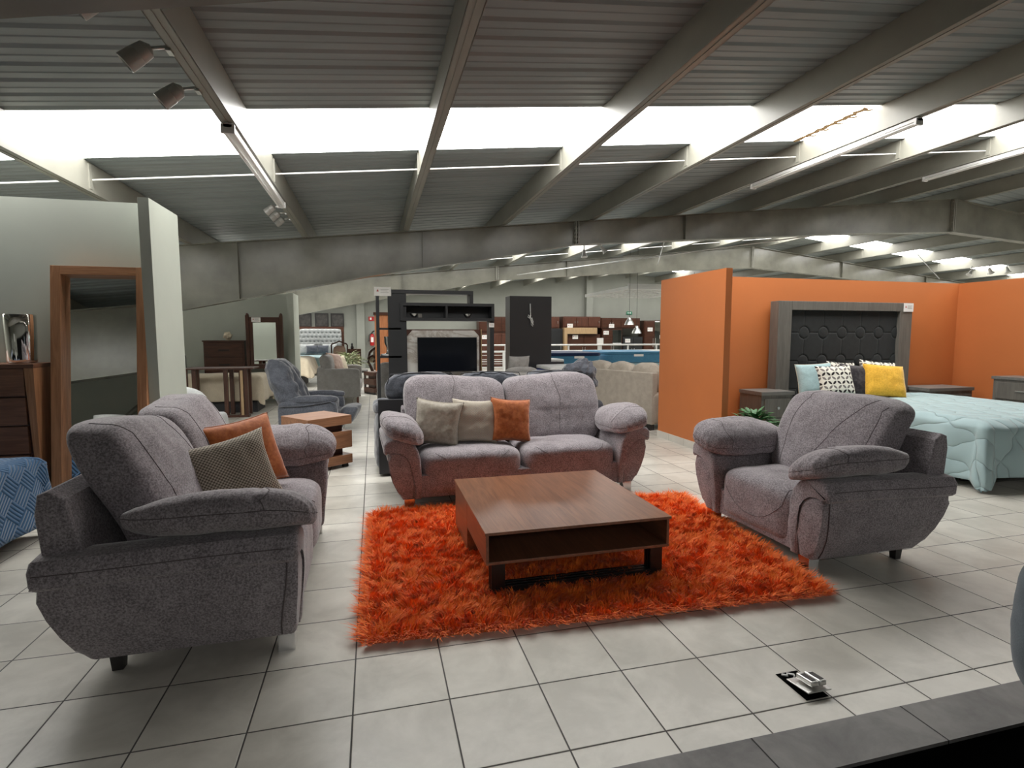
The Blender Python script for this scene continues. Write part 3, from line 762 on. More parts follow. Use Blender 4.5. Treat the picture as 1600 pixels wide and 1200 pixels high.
# ------------------------------------------------------------------ coffee table
t = thing('coffee_table', 'square walnut coffee table with open shelf and black legs on the orange rug', 'coffee table', (0, 0, .03))
x0, x1, y0, y1, zt = .725, 1.915, .80, 2.02, .385
boxes('table_top', 'walnut', t, ((x0-.008, y0-.012, zt-.018), (x1+.008, y1, zt)), bevel=.0015)
boxes('shelf_box', 'walnut', t, ((x0, y0, .185), (x1, 1.46, .203)), ((x0, y0+.002, .203), (x0+.018, 1.46, zt-.018)), ((x1-.018, y0+.002, .203), (x1, 1.46, zt-.018)), ((x0+.018, 1.44, .203), (x1-.018, 1.458, zt-.018)))
boxes('storage_box', 'walnut', t, ((x0, 1.462, .015), (x1, 1.48, zt-.018)), ((x0, 2.0, .015), (x1, 2.018, zt-.018)), ((x0, 1.48, .015), (x0+.018, 2.0, zt-.018)), ((x1-.018, 1.48, .015), (x1, 2.0, zt-.018)), ((x0+.018, 1.48, .015), (x1-.018, 2.0, .033)))
for sx in (0, 1):
    bx = x0+.035 if sx == 0 else x1-.035-.085
    for k in range(3):
        boxes('leg', 'blackmetal', t, ((bx+.001, y0+.02+k*.032, .0), (bx+.084, y0+.038+k*.032, .184)), bevel=.001)
boxes('runner', 'blackmetal', t, *[((x0+.12, y0+.02+k*.032, .0), (x1-.12, y0+.038+k*.032, .04)) for k in range(3)], bevel=.001)
# ------------------------------------------------------------------ floor outlet
t = thing('floor_outlet', 'opened metal floor socket tilted out of its black slot in the tiles', 'outlet', (1.93, -.29, 0))
bm = new_bm(); add_box(bm, (-.055, -.10, .0005), (.06, .085, .002)); obj('recess_shade', bm, 'void', t)  # flat black plate on the tiles, painting in the slot's shaded depth
bm = new_bm(); add_box(bm, (-.045, -.10, .008), (.075, .03, .014)); bmesh.ops.rotate(bm, verts=bm.verts, cent=(0, .03, .01), matrix=Matrix.Rotation(math.radians(-8), 3, 'X')); obj('cover_plate', bm, 'satin_steel', t, bevel=.002)
for k in (0, 1):
    bm = new_bm(); add_box(bm, (-.012+k*.042, -.085, .022), (.024+k*.042, .01, .046)); bmesh.ops.rotate(bm, verts=bm.verts, cent=(0, .03, .01), matrix=Matrix.Rotation(math.radians(-8), 3, 'X')); s_ = obj('socket', bm, 'satin_steel', t, bevel=.006)
    bm = new_bm(); add_box(bm, (-.006+k*.042, -.075, .046), (.018+k*.042, -.012, .048)); bmesh.ops.rotate(bm, verts=bm.verts, cent=(0, .03, .01), matrix=Matrix.Rotation(math.radians(-8), 3, 'X')); obj('socket_flap', bm, 'darkfoot', s_)
bm = new_bm(); add_tube(bm, [(-.035, .07, .006), (-.02, .05, .012), (-.01, .066, .010), (.01, .045, .014), (0, .03, .012)], .005, 6); obj('wire', bm, 'white', t, smooth=180)
# ------------------------------------------------------------------ helpers for the other furniture
def drape(name, m, parent, w, l, top, drop, N=(70, 70), flare=.05, wave=.03, seed=0, sides=(1, 1, 1, 1), thick=.02, r=.06, hem=.0, freq=5):
    """Bedspread lying over a w x l top centred at 0; sides = overhang at -x, +x, -y, +y."""
    ext = [drop*s for s in sides]; vs = []; uv = []; nx, ny = N
    for j in range(ny+1):
        for i in range(nx+1):
            u = -w/2-ext[0]+(w+ext[0]+ext[1])*i/nx; v = -l/2-ext[2]+(l+ext[2]+ext[3])*j/ny
            du = max(0, abs(u)-w/2); dv = max(0, abs(v)-l/2); sx = 1 if u > 0 else -1; sy = 1 if v > 0 else -1
            x = max(-w/2, min(w/2, u)); y = max(-l/2, min(l/2, v)); d = math.hypot(du, dv) if du and dv else max(du, dv)
            d = min(d, drop*1.12)
            ox = oy = 0
            if d > 0:
                out = r*math.sin(min(1, d/(r*1.57))*PI/2)
                wv = wave*math.sin((u if dv > du else v)*freq*2+seed+1.2*math.sin((u+v)*3))*min(1, d/drop*1.3)
                fl = flare*d/drop+wv
                if du and dv:
                    a = math.atan2(dv, du); ox = (out+fl+.05*math.sin(2*a))*math.cos(a)*sx; oy = (out+fl+.05*math.sin(2*a))*math.sin(a)*sy
                elif du: ox = (out+fl)*sx
                else: oy = (out+fl)*sy
            z = top-(d-r*.57*min(1, d/(r*1.57)) if d > 0 else 0)
            z += .010*nz((u, v, 0), 2.2, seed)+.005*nz((u, v, 0), 6, seed)
            if d >= drop*.99: z += hem*math.sin((u+v)*4+seed)
            vs.append((x+ox, y+oy, max(z, .012))); uv.append((u, v))
    fs = [(j*(nx+1)+i, j*(nx+1)+i+1, (j+1)*(nx+1)+i+1, (j+1)*(nx+1)+i) for j in range(ny) for i in range(nx)]
    me = bpy.data.meshes.new(name); me.from_pydata(vs, [], fs)
    ul = me.uv_layers.new(name='UVMap')
    for lp in me.loops: ul.data[lp.index].uv = uv[lp.vertex_index]
    for p in me.polygons: p.use_smooth = True
    me.materials.append(M[m]); o = bpy.data.objects.new(name, me); C.objects.link(o); o.parent = parent
    md = o.modifiers.new('solid', 'SOLIDIFY'); md.thickness = thick; md.offset = -1
    return o
def simple_sofa(name, label, cat, m, loc, rz, W, n=2, D=.9, seat=.42, arm=.62, aw=.16, back=.85, legs='darkwood', bt=.2, group=None, lift=.10, seed=0, backpuff=True):
    r = thing(name, label, cat, loc, rz, group)
    puff('base', m, r, (W-.02, D-.06, seat-.12-lift+.02), 12, 6, None, .002, loc=(0, D/2, (seat-.12+lift)/2))
    puff('back', m, r, (W, bt, back-lift), 9, 12, None, .004, loc=(0, D-bt/2, (back+lift)/2))
    for s in (-1, 1): puff('arm', m, r, (aw, D-.02, arm-lift), 9, 12, None, .004, loc=(s*(W/2-aw/2), D/2, (arm+lift)/2))
    sw = (W-2*aw)/n
    for i in range(n):
        cx = -W/2+aw+sw*(i+.5)
        puff('seat_cushion', m, r, (sw-.01, D-bt, .15), 6, 10, None, .004, seed=seed+i, loc=(cx, (D-bt)/2, seat-.05))
        if backpuff: puff('back_cushion', m, r, (sw-.02, .18, back-seat+.06), 4, 12, lambda p, u: Vector((p.x, p.y+.12*(p.z/.3), p.z)), .008, seed=seed+i+3, loc=(cx, D-bt-.08, seat+.03+(back-seat+.06)/2))
    for sx in (-1, 1):
        for y in (.06, D-.10):
            boxes('leg', legs, r, ((sx*(W/2-.08)-.025, y-.01, 0), (sx*(W/2-.08)+.025, y+.04, lift+.01)))
    return r
def price_card(parent, loc, w=.17, h=.11, axis='Y', rz=0):
    """white cards that hang on the furniture carry a small red emblem and grey lines"""
    bm = new_bm(); add_box(bm, (-w/2, -.002, -h/2), (w/2, .002, h/2)); o = obj('price_card', bm, 'label', parent, loc=loc); o.rotation_euler = (0, 0, rz); o['label'] = 'white price card'
    bm = new_bm(); v = [bm.verts.new(p) for p in ((-w*.36, -.004, -h*.02), (-w*.22, -.004, -h*.02), (-w*.29, -.004, h*.26))]; bm.faces.new(v); obj('emblem', bm, 'red', o)
    bm = new_bm()
    for k in range(3): add_box(bm, (-w*.12, -.0035, h*.18-k*h*.15), (w*.36-(k % 2)*w*.08, -.0025, h*.23-k*h*.15))
    obj('print', bm, 'lampgrey', o)
    return o

# ------------------------------------------------------------------ left bay: bed, dresser, vase, leaning mirror
t = thing('blue_bed', 'bed under a blue quilted spread at the left edge in front of the dresser', 'bed', (-3.3, 1.72, 0))
boxes('mattress', 'white_cloth', t, ((-.85, -.90, .28), (.85, .90, .61)), bevel=.03)
boxes('bed_base', 'slatedark', t, ((-.82, -.88, .10), (.82, .88, .28)), bevel=.01)
drape('quilt', 'bluequilt', t, 1.72, 1.82, .645, .54, (60, 60), .05, .012, 1, thick=.018, r=.05)
for x, y in ((.72, .80), (-.72, .80), (.72, -.8), (-.72, -.8)):
    bm = new_bm(); add_lathe(bm, [(.02, -.012), (.035, -.012), (.035, .012), (.02, .012)], (x, y+.07, .036), 16, 'X'); add_tube(bm, [(x, y+.07, .036), (x, y+.05, .11)], .01, 8); obj('caster', bm, 'darkfoot', t, smooth=40)
t = thing('dresser', 'tall walnut dresser with a slanted side, left of the leaning mirror', 'dresser', (-3.18, 3.13, 0))
zt = 1.325
boxes('top', 'walnut_x', t, ((-.56, 0, zt-.035), (.56, .35, zt)))
for s in (-1, 1):
    bm = new_bm(); add_prism(bm, [(s*.56, .06), (s*.56, zt-.035), (s*.49, zt-.035), (s*.535, .06)], 0, .35, 'Y'); obj('side_panel', bm, 'walnut_v', t, bevel=.002)
boxes('carcass', 'darkwood', t, ((-.53, .03, .06), (.53, .34, zt-.04)))
boxes('plinth', 'darkwood', t, ((-.50, .04, 0), (.50, .33, .06)))
for k in range(5):
    z0 = .09+k*.242; boxes('drawer', 'walnut_x', t, ((-.485, .004, z0), (.485, .05, z0+.228)), bevel=.003)
o = bm = new_bm(); add_lathe(bm, [(.085, 0), (.098, .006), (.104, .03), (.112, .30), (.113, .405), (.110, .412), (.104, .408), (.10, .30), (.09, .03), (.01, .025)], n=36)
tag(obj('vase', bm, 'mercury', smooth=60, loc=(-2.78, 3.30, zt)), 'silvery mirrored glass vase standing on the walnut dresser', 'vase')
t = thing('leaning_mirror', 'tall mirror in a deep walnut frame leaning beside the sage partition fin', 'mirror', (-2.19, 3.08, 0))
t.rotation_euler = (-math.radians(6.8), 0, 0)
w2, hh, f, dp = .36, 2.175, .075, .11
boxes('stile', 'walnut_v', t, ((-w2, 0, 0), (-w2+f, dp, hh)))
boxes('stile', 'walnut_v', t, ((w2-f, 0, 0), (w2, dp, hh)))
M['walnut_frame_x'] = wood('walnut_rail', (.47, .235, .12), (.27, .12, .055), 0, .42)
boxes('rail', 'walnut_frame_x', t, ((-w2+f, 0, hh-f), (w2-f, dp, hh)))
boxes('rail', 'walnut_frame_x', t, ((-w2+f, 0, 0), (w2-f, dp, f)))
boxes('mirror_glass', 'mirror', t, ((-w2+f-.004, dp-.03, f-.004), (w2-f+.004, dp-.02, hh-f+.004)), bevel=0)
# pale armchair whose round back shows behind the loveseat
t = thing('pale_armchair', 'pale grey round-backed armchair just visible behind the left sofa', 'armchair', (-2.05, 4.75, 0))
puff('backrest', 'tuftgrey', t, (.80, .26, .80), 2.6, 18, None, .004, loc=(0, -.25, .60)); puff('seat', 'tuftgrey', t, (.76, .6, .3), 4, 10, None, .004, loc=(0, .05, .32))
for s in (-1, 1): puff('arm', 'tuftgrey', t, (.14, .62, .5), 4, 10, None, .004, loc=(s*.36, .05, .40)); boxes('leg', 'darkfoot', t, ((s*.3-.02, -.2, 0), (s*.3+.02, .3, .18)))

# lamp in the front left bay that the leaning mirror shows
t = thing('table_lamp', 'white drum lamp on a wire base, seen in the leaning mirror', 'lamp', (-3.7, -.5, 0))
bm = new_bm(); add_lathe(bm, [(.2, 1.02), (.2, 1.27), (.195, 1.27), (.195, 1.02)], n=28, caps=False); obj('lamp_shade', bm, 'white_cloth', t, smooth=40)
bm = new_bm()
for k in range(6):
    a = k*PI/3; add_tube(bm, [(.05*math.cos(a), .05*math.sin(a), 1.02), (.17*math.cos(a+.5), .17*math.sin(a+.5), .80), (.05*math.cos(a+1), .05*math.sin(a+1), .60)], .006, 6)
obj('wire_base', bm, 'blackmetal', t, smooth=60)
boxes('stand', 'white', t, ((-.18, -.18, 0), (.18, .18, .60)))

# ------------------------------------------------------------------ walnut block side table
t = thing('side_table', 'walnut side table of stacked slabs behind the left sofa arm', 'side table', (-.555, 4.52, 0), math.radians(37.5))
a = .285
boxes('table_top', 'sidewood', t, ((-a, -a, .515), (a, a, .62)))
boxes('upper_block', 'darkwood', t, ((-a*.72, -a*.72, .435), (a*.72, a*.72, .515)))
boxes('middle_slab', 'sidewood', t, ((-a, -a, .235), (a, a, .435)))
boxes('lower_block', 'darkwood', t, ((-a*.72, -a*.72, .15), (a*.72, a*.72, .235)))
boxes('bottom_slab', 'sidewood', t, ((-a, -a, .045), (a, a, .15)))
for x in (-1, 1):
    for y in (-1, 1): bm = new_bm(); add_lathe(bm, [(.04, 0), (.035, .045)], (x*a*.78, y*a*.78, 0), 12); obj('foot', bm, 'darkfoot', t)

# ------------------------------------------------------------------ slate recliner
t = thing('recliner', 'slate blue reclining armchair beyond the walnut side table', 'armchair', (-.80, 6.95, 0), math.radians(-4))
def rb(p, u):
    k = (p.z+.40)/.8; return Vector((p.x-.30*k, p.y*(1-.22*sstep(.5, 1, k)), p.z))
def tuck(p, u): return .022*gz(p.z-.10, .03)*(1 if u.x > 0 else 0)+.018*gz(p.y*.9-.16, .03)*(1 if u.x > 0 else 0)+.018*gz(p.y*.9+.16, .03)*(1 if u.x > 0 else 0)
puff('backrest', 'slate', t, (.40, .96, .86), 3.2, 30, rb, .028, seed=3, loc=(-.25, 0, .77), grooves=(tuck,), ws=6)
puff('base', 'slate', t, (.86, .66, .34), 10, 8, None, .004, loc=(-.02, 0, .22))
for s in (-1, 1):
    puff('arm', 'slate', t, (.86, .17, .50), 7, 16, None, .008, seed=s+7, loc=(-.04, s*.42, .32), grooves=(lambda p, u: .010*gz(p.z-.16, .014),))
    puff('arm_pad', 'slate', t, (.72, .20, .12), 3, 16, None, .01, seed=s+9, loc=(.04, s*.42, .585))
    bm = new_bm(); add_tube(bm, [(-.44, s*.515, .50), (-.1, s*.515, .50), (.30, s*.515, .56), (.375, s*.515, .50), (.385, s*.515, .12)], .008, 8); obj('piping', bm, 'slate', t, smooth=180)
puff('seat_cushion', 'slate', t, (.66, .64, .22), 4, 14, None, .01, seed=12, loc=(.02, 0, .46))
puff('footrest', 'slate', t, (.30, .66, .30), 4, 14, lambda p, u: Vector((p.x+.08*p.z/.15, p.y, p.z)), .01, seed=13, loc=(.50, 0, .30))
boxes('plinth', 'slatedark', t, ((-.36, -.40, 0), (.32, .40, .08)))

# ------------------------------------------------------------------ slate reclining sofa behind the big sofa
t = thing('reclining_sofa', 'long slate reclining sofa with a dark back, behind the mauve sofa', 'sofa', (1.42, 3.80, 0))
boxes('back_panel', 'slatedark', t, ((-1.27, .05, .03), (1.27, .09, .86)), bevel=.006)
boxes('frame', 'slatedark', t, ((-1.27, .09, .03), (1.27, .95, .36)))
for s in (-1, 1):
    puff('arm', 'slate', t, (.22, .98, .66), 4.5, 20, None, .012, seed=s+30, loc=(s*1.20, .56, .36))
    puff('arm_pad', 'slate', t, (.26, .62, .16), 3, 16, None, .012, seed=s+33, loc=(s*1.20, .62, .72))
def pleats(p, u): return .010*abs(math.sin(p.x*34))*sstep(.2, .8, u.z)
for i in range(3):
    cx = -.79+.79*i
    puff('headrest', 'slate', t, (.80, .24, .36), 3.0, 24, None, .012, seed=i+40, loc=(cx, .19, .965), grooves=(pleats,) if i == 1 else ())
    puff('back_cushion', 'slate', t, (.78, .22, .50), 3.5, 16, None, .012, seed=i+44, loc=(cx, .26, .66))
    puff('seat_cushion', 'slate', t, (.76, .62, .18), 4, 14, None, .01, seed=i+50, loc=(cx, .62, .44))
    bm = new_bm(); add_tube(bm, [(cx-.38, .10, 1.02), (cx-.34, .11, 1.13), (cx, .12, 1.145), (cx+.34, .11, 1.13), (cx+.38, .10, 1.02)], .006, 6); obj('piping', bm, 'slatedark', t, smooth=180)
# lumpy recliner
t = thing('recliner', 'slate recliner whose creased back rises between the mauve and beige sofas', 'armchair', (3.05, 5.30, 0), math.radians(8))
puff('backrest', 'slate', t, (.58, .34, .62), 2.7, 28, lambda p, u: Vector((p.x+.10*p.z, p.y, p.z+.03*math.sin(p.x*7))), .04, seed=61, loc=(-.01, 0, .90), ws=7, grooves=(lambda p, u: .03*gz(p.x-.4*p.z-.02, .03), lambda p, u: .02*gz(p.z+.3*p.x-.08, .03)))
puff('seat', 'slate', t, (.66, .74, .36), 4, 12, None, .01, seed=62, loc=(0, .45, .30))
for s in (-1, 1): puff('arm', 'slate', t, (.18, .80, .56), 5, 12, None, .01, seed=63+s, loc=(s*.40, .42, .30))
boxes('base', 'slatedark', t, ((-.38, -.08, 0), (.38, .78, .10)))

# ------------------------------------------------------------------ beige sofa seen from behind
def beige():
    r = thing('beige_sofa', 'beige fabric sofa seen from behind, left of the orange wall', 'sofa', (4.50, 5.72, 0), math.radians(19))
    # local: back panel lies in the plane x=0, runs along +y; seat towards +x
    boxes('back_panel', 'linen', r, ((0, 0, .10), (.12, 1.75, .95)), bevel=.012)
    boxes('base', 'linen', r, ((.12, .05, .10), (.85, 1.7, .40)), bevel=.02)
    for k in range(3): puff('back_cushion', 'linen', r, (.26, .58, .52), 3.4, 18, None, .012, seed=70+k, loc=(.20, .30+.575*k, .84))
    for k in range(3): puff('seat_cushion', 'linen', r, (.66, .57, .16), 5, 12, None, .008, seed=74+k, loc=(.56, .30+.575*k, .44))
    for y in (.06, 1.69): puff('arm', 'linen', r, (.9, .16, .52), 7, 12, None, .006, seed=77, loc=(.45, y, .36))
    for y in (.03, 1.62): boxes('foot', 'darkfoot', r, ((.01, y, 0), (.10, y+.09, .10)))
    for y in (.03, 1.62): boxes('foot', 'darkfoot', r, ((.76, y, 0), (.84, y+.09, .10)))
beige()
simple_sofa('grey_armchair', 'light grey modern armchair seen past the big sofa, left of the mattresses', 'armchair', 'greyfab', (2.62, 7.5, 0), math.radians(178), .92, 1, .85, .42, .62, .14, .93)
cushion('grey_scatter_cushion', 'greyfab', 'light grey cushion with a folded cloth leaning on the light grey armchair', .42, .40, .18, (2.66, 7.28, 1.0), math.radians(12), math.radians(12), 0, 9)

# ------------------------------------------------------------------ middle left room: chest, cheval mirror, table, cream sofa
t = thing('chest_of_drawers', 'dark wood chest of drawers behind the thin-topped table', 'chest of drawers', (-3.09, 11.0, 0))
zt = 1.46
boxes('carcass', 'darkwood', t, ((-.41, 0, .08), (.41, .48, zt-.03)))
boxes('top', 'darkwood', t, ((-.43, -.02, zt-.03), (.43, .5, zt)))
for k in range(4):
    d = boxes('drawer', 'darkwood', t, ((-.385, -.016, .12+k*.325), (.385, 0, .43+k*.325)), bevel=.004)
    boxes('handle', 'darkfoot', d, ((-.11, -.028, .26+k*.325), (.11, -.016, .285+k*.325)))
for x in (-.38, .33):
    for y in (.02, .40): boxes('foot', 'darkwood', t, ((x, y, 0), (x+.05, y+.05, .08)))
bm = new_bm(); ball(bm, (0, 0, .10), .085, 10); add_lathe(bm, [(.05, 0), (.02, .03)], n=14)
for k in range(14): a = k*2.4; z = -1+2*(k+.5)/14; rr = math.sqrt(1-z*z); ball(bm, (.07*rr*math.cos(a), .07*rr*math.sin(a), .10+.07*z), .03, 6)
tag(obj('coral_ornament', bm, 'cream', smooth=180, loc=(-3.05, 11.2, zt)), 'round cream coral ornament on the dark chest of drawers', 'ornament')
t = thing('cheval_mirror', 'dark wood standing mirror with posts, right of the chest of drawers', 'mirror', (-2.25, 11.0, 0))
for s in (-1, 1):
    bm = new_bm(); add_box(bm, (s*.35-.035, 0, 0), (s*.35+.035, .09, 2.02)); add_lathe(bm, [(.035, 2.02), (.03, 2.05), (.01, 2.07)], (s*.35, .045, 0), 10); obj('post', bm, 'darkwood_v', t)
boxes('rail', 'darkwood', t, ((-.31, .01, 1.86), (.31, .07, 1.98))); boxes('rail', 'darkwood', t, ((-.31, .01, .82), (.31, .07, .93)))
boxes('stile', 'darkwood_v', t, ((-.31, .01, .93), (-.24, .07, 1.86))); boxes('stile', 'darkwood_v', t, ((.24, .01, .93), (.31, .07, 1.86)))
boxes('mirror_glass', 'mirror', t, ((-.245, .03, .925), (.245, .04, 1.865)), bevel=0)
price_card(t, (-.16, -.02, 1.92), .19, .10)
t = thing('console_table', 'thin-topped dark wood table on paired legs in front of the cream sofa', 'table', (-2.75, 9.1, 0))
boxes('table_top', 'darkwood', t, ((-.62, -.05, .925), (.62, .55, .95)))
for x, m_ in ((.39, 'darkwood_v'), (.47, 'darkwood_v'), (.12, 'darkwood_v'), (-.57, 'redwood'), (-.42, 'darkwood_v')): boxes('leg', m_, t, ((x-.035, .0, .04), (x+.035, .07, .925)))
lg = boxes('leg', 'oak', t, ((.385, -.035, .04), (.43, -.002, .90))); lg['label'] = 'pale unfinished wood leg'
boxes('stretcher', 'darkwood', t, ((.07, -.03, 0), (.52, .10, .04))); boxes('stretcher', 'darkwood', t, ((-.60, -.03, 0), (-.36, .10, .04)))
for x in (.12, .44, -.50): boxes('leg', 'darkwood_v', t, ((x-.035, .45, 0), (x+.035, .52, .925)))
t = thing('cream_sofa', 'low couch under a cream throw behind the dark table', 'couch', (-3.1, 10.2, 0))
boxes('frame', 'slatedark', t, ((-.92, -.40, 0), (.88, .40, .22)))
puff('seat', 'cream', t, (1.84, .84, .5), 6, 14, None, .01, seed=80, loc=(0, 0, .48))
drape('throw', 'cream', t, 1.80, .80, .765, .56, (50, 40), .06, .02, 4, r=.07)
bm = new_bm(); add_tube(bm, [(-3.36, 9.35, .95), (-3.36, 9.35, 1.16), (-3.40, 9.35, 1.26), (-3.46, 9.35, 1.30)], .008, 6)
tag(obj('wire_stand', bm, 'blackmetal', smooth=60), 'thin black wire stand on the left end of the dark table', 'stand')

# ------------------------------------------------------------------ far left: grey sofa, plant, beds, pictures
simple_sofa('grey_sofa', 'grey sofa seen from its arm end, left of the aisle', 'sofa', 'greyfab', (-.18, 11.45, 0), PI/2, 1.9, 3, .95, .46, .82, .14, .86, legs='redwood', lift=.16)
o = cushion('grey_scatter_cushion', 'greyfab', 'plump light grey cushion at the near end of the grey sofa', .5, .42, .26, (-.92, 10.85, .93), math.radians(80), math.radians(-10), 0, 8)
cushion('pink_cushion', 'pink', 'pale pink cushion upright in the middle of the grey sofa', .5, .5, .22, (-.80, 11.6, .90), math.radians(60), math.radians(-20), math.radians(8), 12)
cushion('pink_cushion', 'cream', 'cream cushion propped at the far end of the grey sofa', .46, .46, .2, (-.72, 12.05, .84), math.radians(50), math.radians(-20), 0, 13)
def leafy(name, label, loc, pot_r, pot_h, n, L, spread, hgt, m, lw, seed, pot='white'):
    rnd = random.Random(seed); r = thing(name, label, 'plant', loc)
    bm = new_bm(); add_lathe(bm, [(pot_r*.72, 0), (pot_r, pot_h), (pot_r*.92, pot_h), (pot_r*.85, pot_h*.85)], n=24); obj('pot', bm, pot, r, smooth=40)
    bm = new_bm()
    for k in range(n):
        a = rnd.uniform(0, 2*PI); el = rnd.uniform(.15, 1.45); rr = spread*rnd.uniform(.25, 1)
        b = Vector((rr*math.cos(a)*math.cos(el)*.9, rr*math.sin(a)*math.cos(el)*.9, pot_h+hgt*rnd.uniform(.15, .75)*math.sin(el)+.02))
        d = Vector((math.cos(a)*math.cos(el*.7), math.sin(a)*math.cos(el*.7), math.sin(el*.7)*.7+rnd.uniform(-.3, .1))).normalized()
        s_ = d.cross(Vector((0, 0, 1))).normalized(); up = s_.cross(d)
        l_ = L*rnd.uniform(.7, 1.15); w_ = lw*rnd.uniform(.7, 1.1)
        P = [b, b+d*l_*.3+s_*w_+up*.006, b+d*l_*.3+up*.016*0-up*.004, b+d*l_*.3-s_*w_+up*.006, b+d*l_*.65+s_*w_*.8-Vector((0, 0, l_*.06)), b+d*l_*.65-Vector((0, 0, l_*.09)), b+d*l_*.65-s_*w_*.8-Vector((0, 0, l_*.06)), b+d*l_-Vector((0, 0, l_*.22))]
        V = [bm.verts.new(p) for p in P]
        for f in ((0, 1, 2), (0, 2, 3), (1, 4, 5, 2), (2, 5, 6, 3), (4, 7, 5), (5, 7, 6)): bm.faces.new([V[i] for i in f])
    f = obj('foliage', bm, m, r, smooth=180)
    bm = new_bm()
    for k in range(12): a = k*.52; add_tube(bm, [(0, 0, pot_h*.8), (spread*.25*math.cos(a), spread*.25*math.sin(a), pot_h+hgt*.35), (spread*.6*math.cos(a), spread*.6*math.sin(a), pot_h+hgt*.45)], .004, 5)
    obj('stems', bm, m, r); return r
t = thing('grey_coffee_table', 'low table carrying the pale artificial plant beyond the grey sofa', 'coffee table', (-.55, 13.3, 0))
boxes('table_top', 'greywood_x', t, ((-.5, -.35, .56), (.5, .35, .62)))
for x in (-.45, .40):
    for y in (-.3, .25): boxes('leg', 'greywood', t, ((x, y, 0), (x+.05, y+.05, .56)))
leafy('artificial_plant', 'pale green artificial plant spreading above the grey sofa', (-.55, 13.3, .62), .14, .12, 190, .26, .52, .42, 'palegreen', .035, 5)
t = thing('stacked_table', 'small dark stacked-slab side table at the right of the grey sofa', 'side table', (.20, 12.8, 0), math.radians(30))
for k, (z0, z1, s_) in enumerate(((.06, .18, .26), (.18, .26, .17), (.26, .42, .26), (.42, .5, .17), (.5, .6, .26))): boxes('slab', 'darkwood', t, ((-s_, -s_, z0), (s_, s_, z1)))
for x in (-.2, .2): boxes('foot', 'darkfoot', t, ((x-.03, -.2, 0), (x+.03, .2, .06)))
t = thing('cream_bed', 'bed end under a cream spread just right of the middle partition', 'bed', (-2.75, 16.2, 0))
boxes('bed_base', 'slatedark', t, ((-.8, -.9, 0), (.72, .9, .5)))
boxes('mattress', 'white_cloth', t, ((-.8, -.9, .5), (.74, .9, .86)), bevel=.05)
drape('spread', 'cream', t, 1.58, 1.84, .90, .58, (50, 50), .20, .03, 5, r=.08)
t = thing('tufted_bed', 'far bed with a tall grey tufted headboard below the pictures', 'bed', (-2.1, 22.0, 0))
boxes('headboard_frame', 'darkwood', t, ((-.98, .72, 0), (-.86, .82, 1.96)), ((.86, .72, 0), (.98, .82, 1.96)), ((-.86, .72, 1.86), (.86, .82, 1.96)))
def tuft(p, u):
    if u.y > -.2: return 0
    sx, sz = .17, .19; row = round(p.z/sz); x = p.x/sx+(row % 2)*.5; return .05*gz((x-round(x))*sx, .035)*gz((p.z/sz-row)*sz, .035)
puff('upholstery', 'tuftgrey', t, (1.74, .14, 1.5), 12, 50, None, .001, loc=(0, .72, 1.12), grooves=(tuft,))
boxes('mattress', 'white_cloth', t, ((-.88, -1.3, .3), (.88, .65, .7)), bevel=.05)
drape('quilt', 'aquaquilt', t, 1.78, 1.95, .74, .55, (40, 40), .05, .02, 6, r=.08); [c for c in C.objects if c.parent == t][-1].location = (0, -.33, 0)
for i, (x, y, m_, s_) in enumerate(((-.55, .50, 'tuftgrey', .56), (.38, .50, 'tuftgrey', .56), (-.33, .34, 'slate', .44), (.12, .34, 'slate', .44))):
    cushion('bed_pillow', m_, ['large grey pillow at the left of the far tufted bed', 'large grey pillow at the right of the far tufted bed', 'small blue-grey pillow, left one on the far tufted bed', 'small blue-grey pillow, right one on the far tufted bed'][i], s_*1.1, s_*.85, .2, (-2.1+x, 22+y, .98), 0, math.radians(-14), 0, 20+i)
for i, (x, z_) in enumerate(((-.25, 0), (0, 0), (0, 0))):
    X = (-2.98, -2.22, -1.52)[i]
    r = thing('framed_picture', 'dark framed picture above the far tufted bed, %s' % ('leftmost', 'middle one', 'rightmost')[i], 'picture', (X, 24.95, 2.31))
    boxes('frame', 'darkfoot', r, ((-.30, -.04, -.32), (.30, .04, -.27)), ((-.30, -.04, .27), (.30, .04, .32)), ((-.30, -.04, -.27), (-.25, .04, .27)), ((.25, -.04, -.27), (.30, .04, .27)))
    boxes('print', paint('dark_print_%d' % i, (.06, .055, .05), .5, .6, 7), r, ((-.25, -.01, -.27), (.25, .03, .27)), bevel=0)
for x, l in ((-3.45, 'dark nightstand at the left of the far tufted bed'), (-.68, 'dark nightstand at the right of the far tufted bed')):
    t = thing('nightstand', l, 'nightstand', (x, 22.35, 0))
    boxes('body', 'darkwood', t, ((-.27, -.2, 0), (.27, .25, 1.0)))
    for k in range(2): boxes('drawer', 'darkwood', t, ((-.24, -.215, .5+k*.24), (.24, -.2, .71+k*.24)))
bm = new_bm(); add_lathe(bm, [(.06, 0), (.07, .08), (.03, .16), (.05, .2), (.02, .26)], n=12)
tag(obj('figurine', bm, 'darkfoot', smooth=180, loc=(-.78, 22.3, 1.0)), 'small dark figurine on the far right nightstand', 'ornament')
t = thing('rattan_bench', 'rattan bench in front of the far right nightstand', 'bench', (-.70, 18.3, 0))
puff('seat', 'cream', t, (.62, .5, .5), 5, 10, None, .01, loc=(0, 0, .68)); boxes('frame', 'oak', t, ((-.32, -.26, 0), (-.26, .26, .9)), ((.26, -.26, 0), (.32, .26, .9)))
t = thing('wooden_chair', 'carved wooden chair with a peach back behind the pink cushion', 'chair', (-1.0, 17.0, 0))
bm = new_bm()
for s in (-1, 1): add_tube(bm, [(s*.24, 0, 0), (s*.24, 0, .5), (s*.26, .05, 1.25), (s*.20, .06, 1.32)], .025, 8)
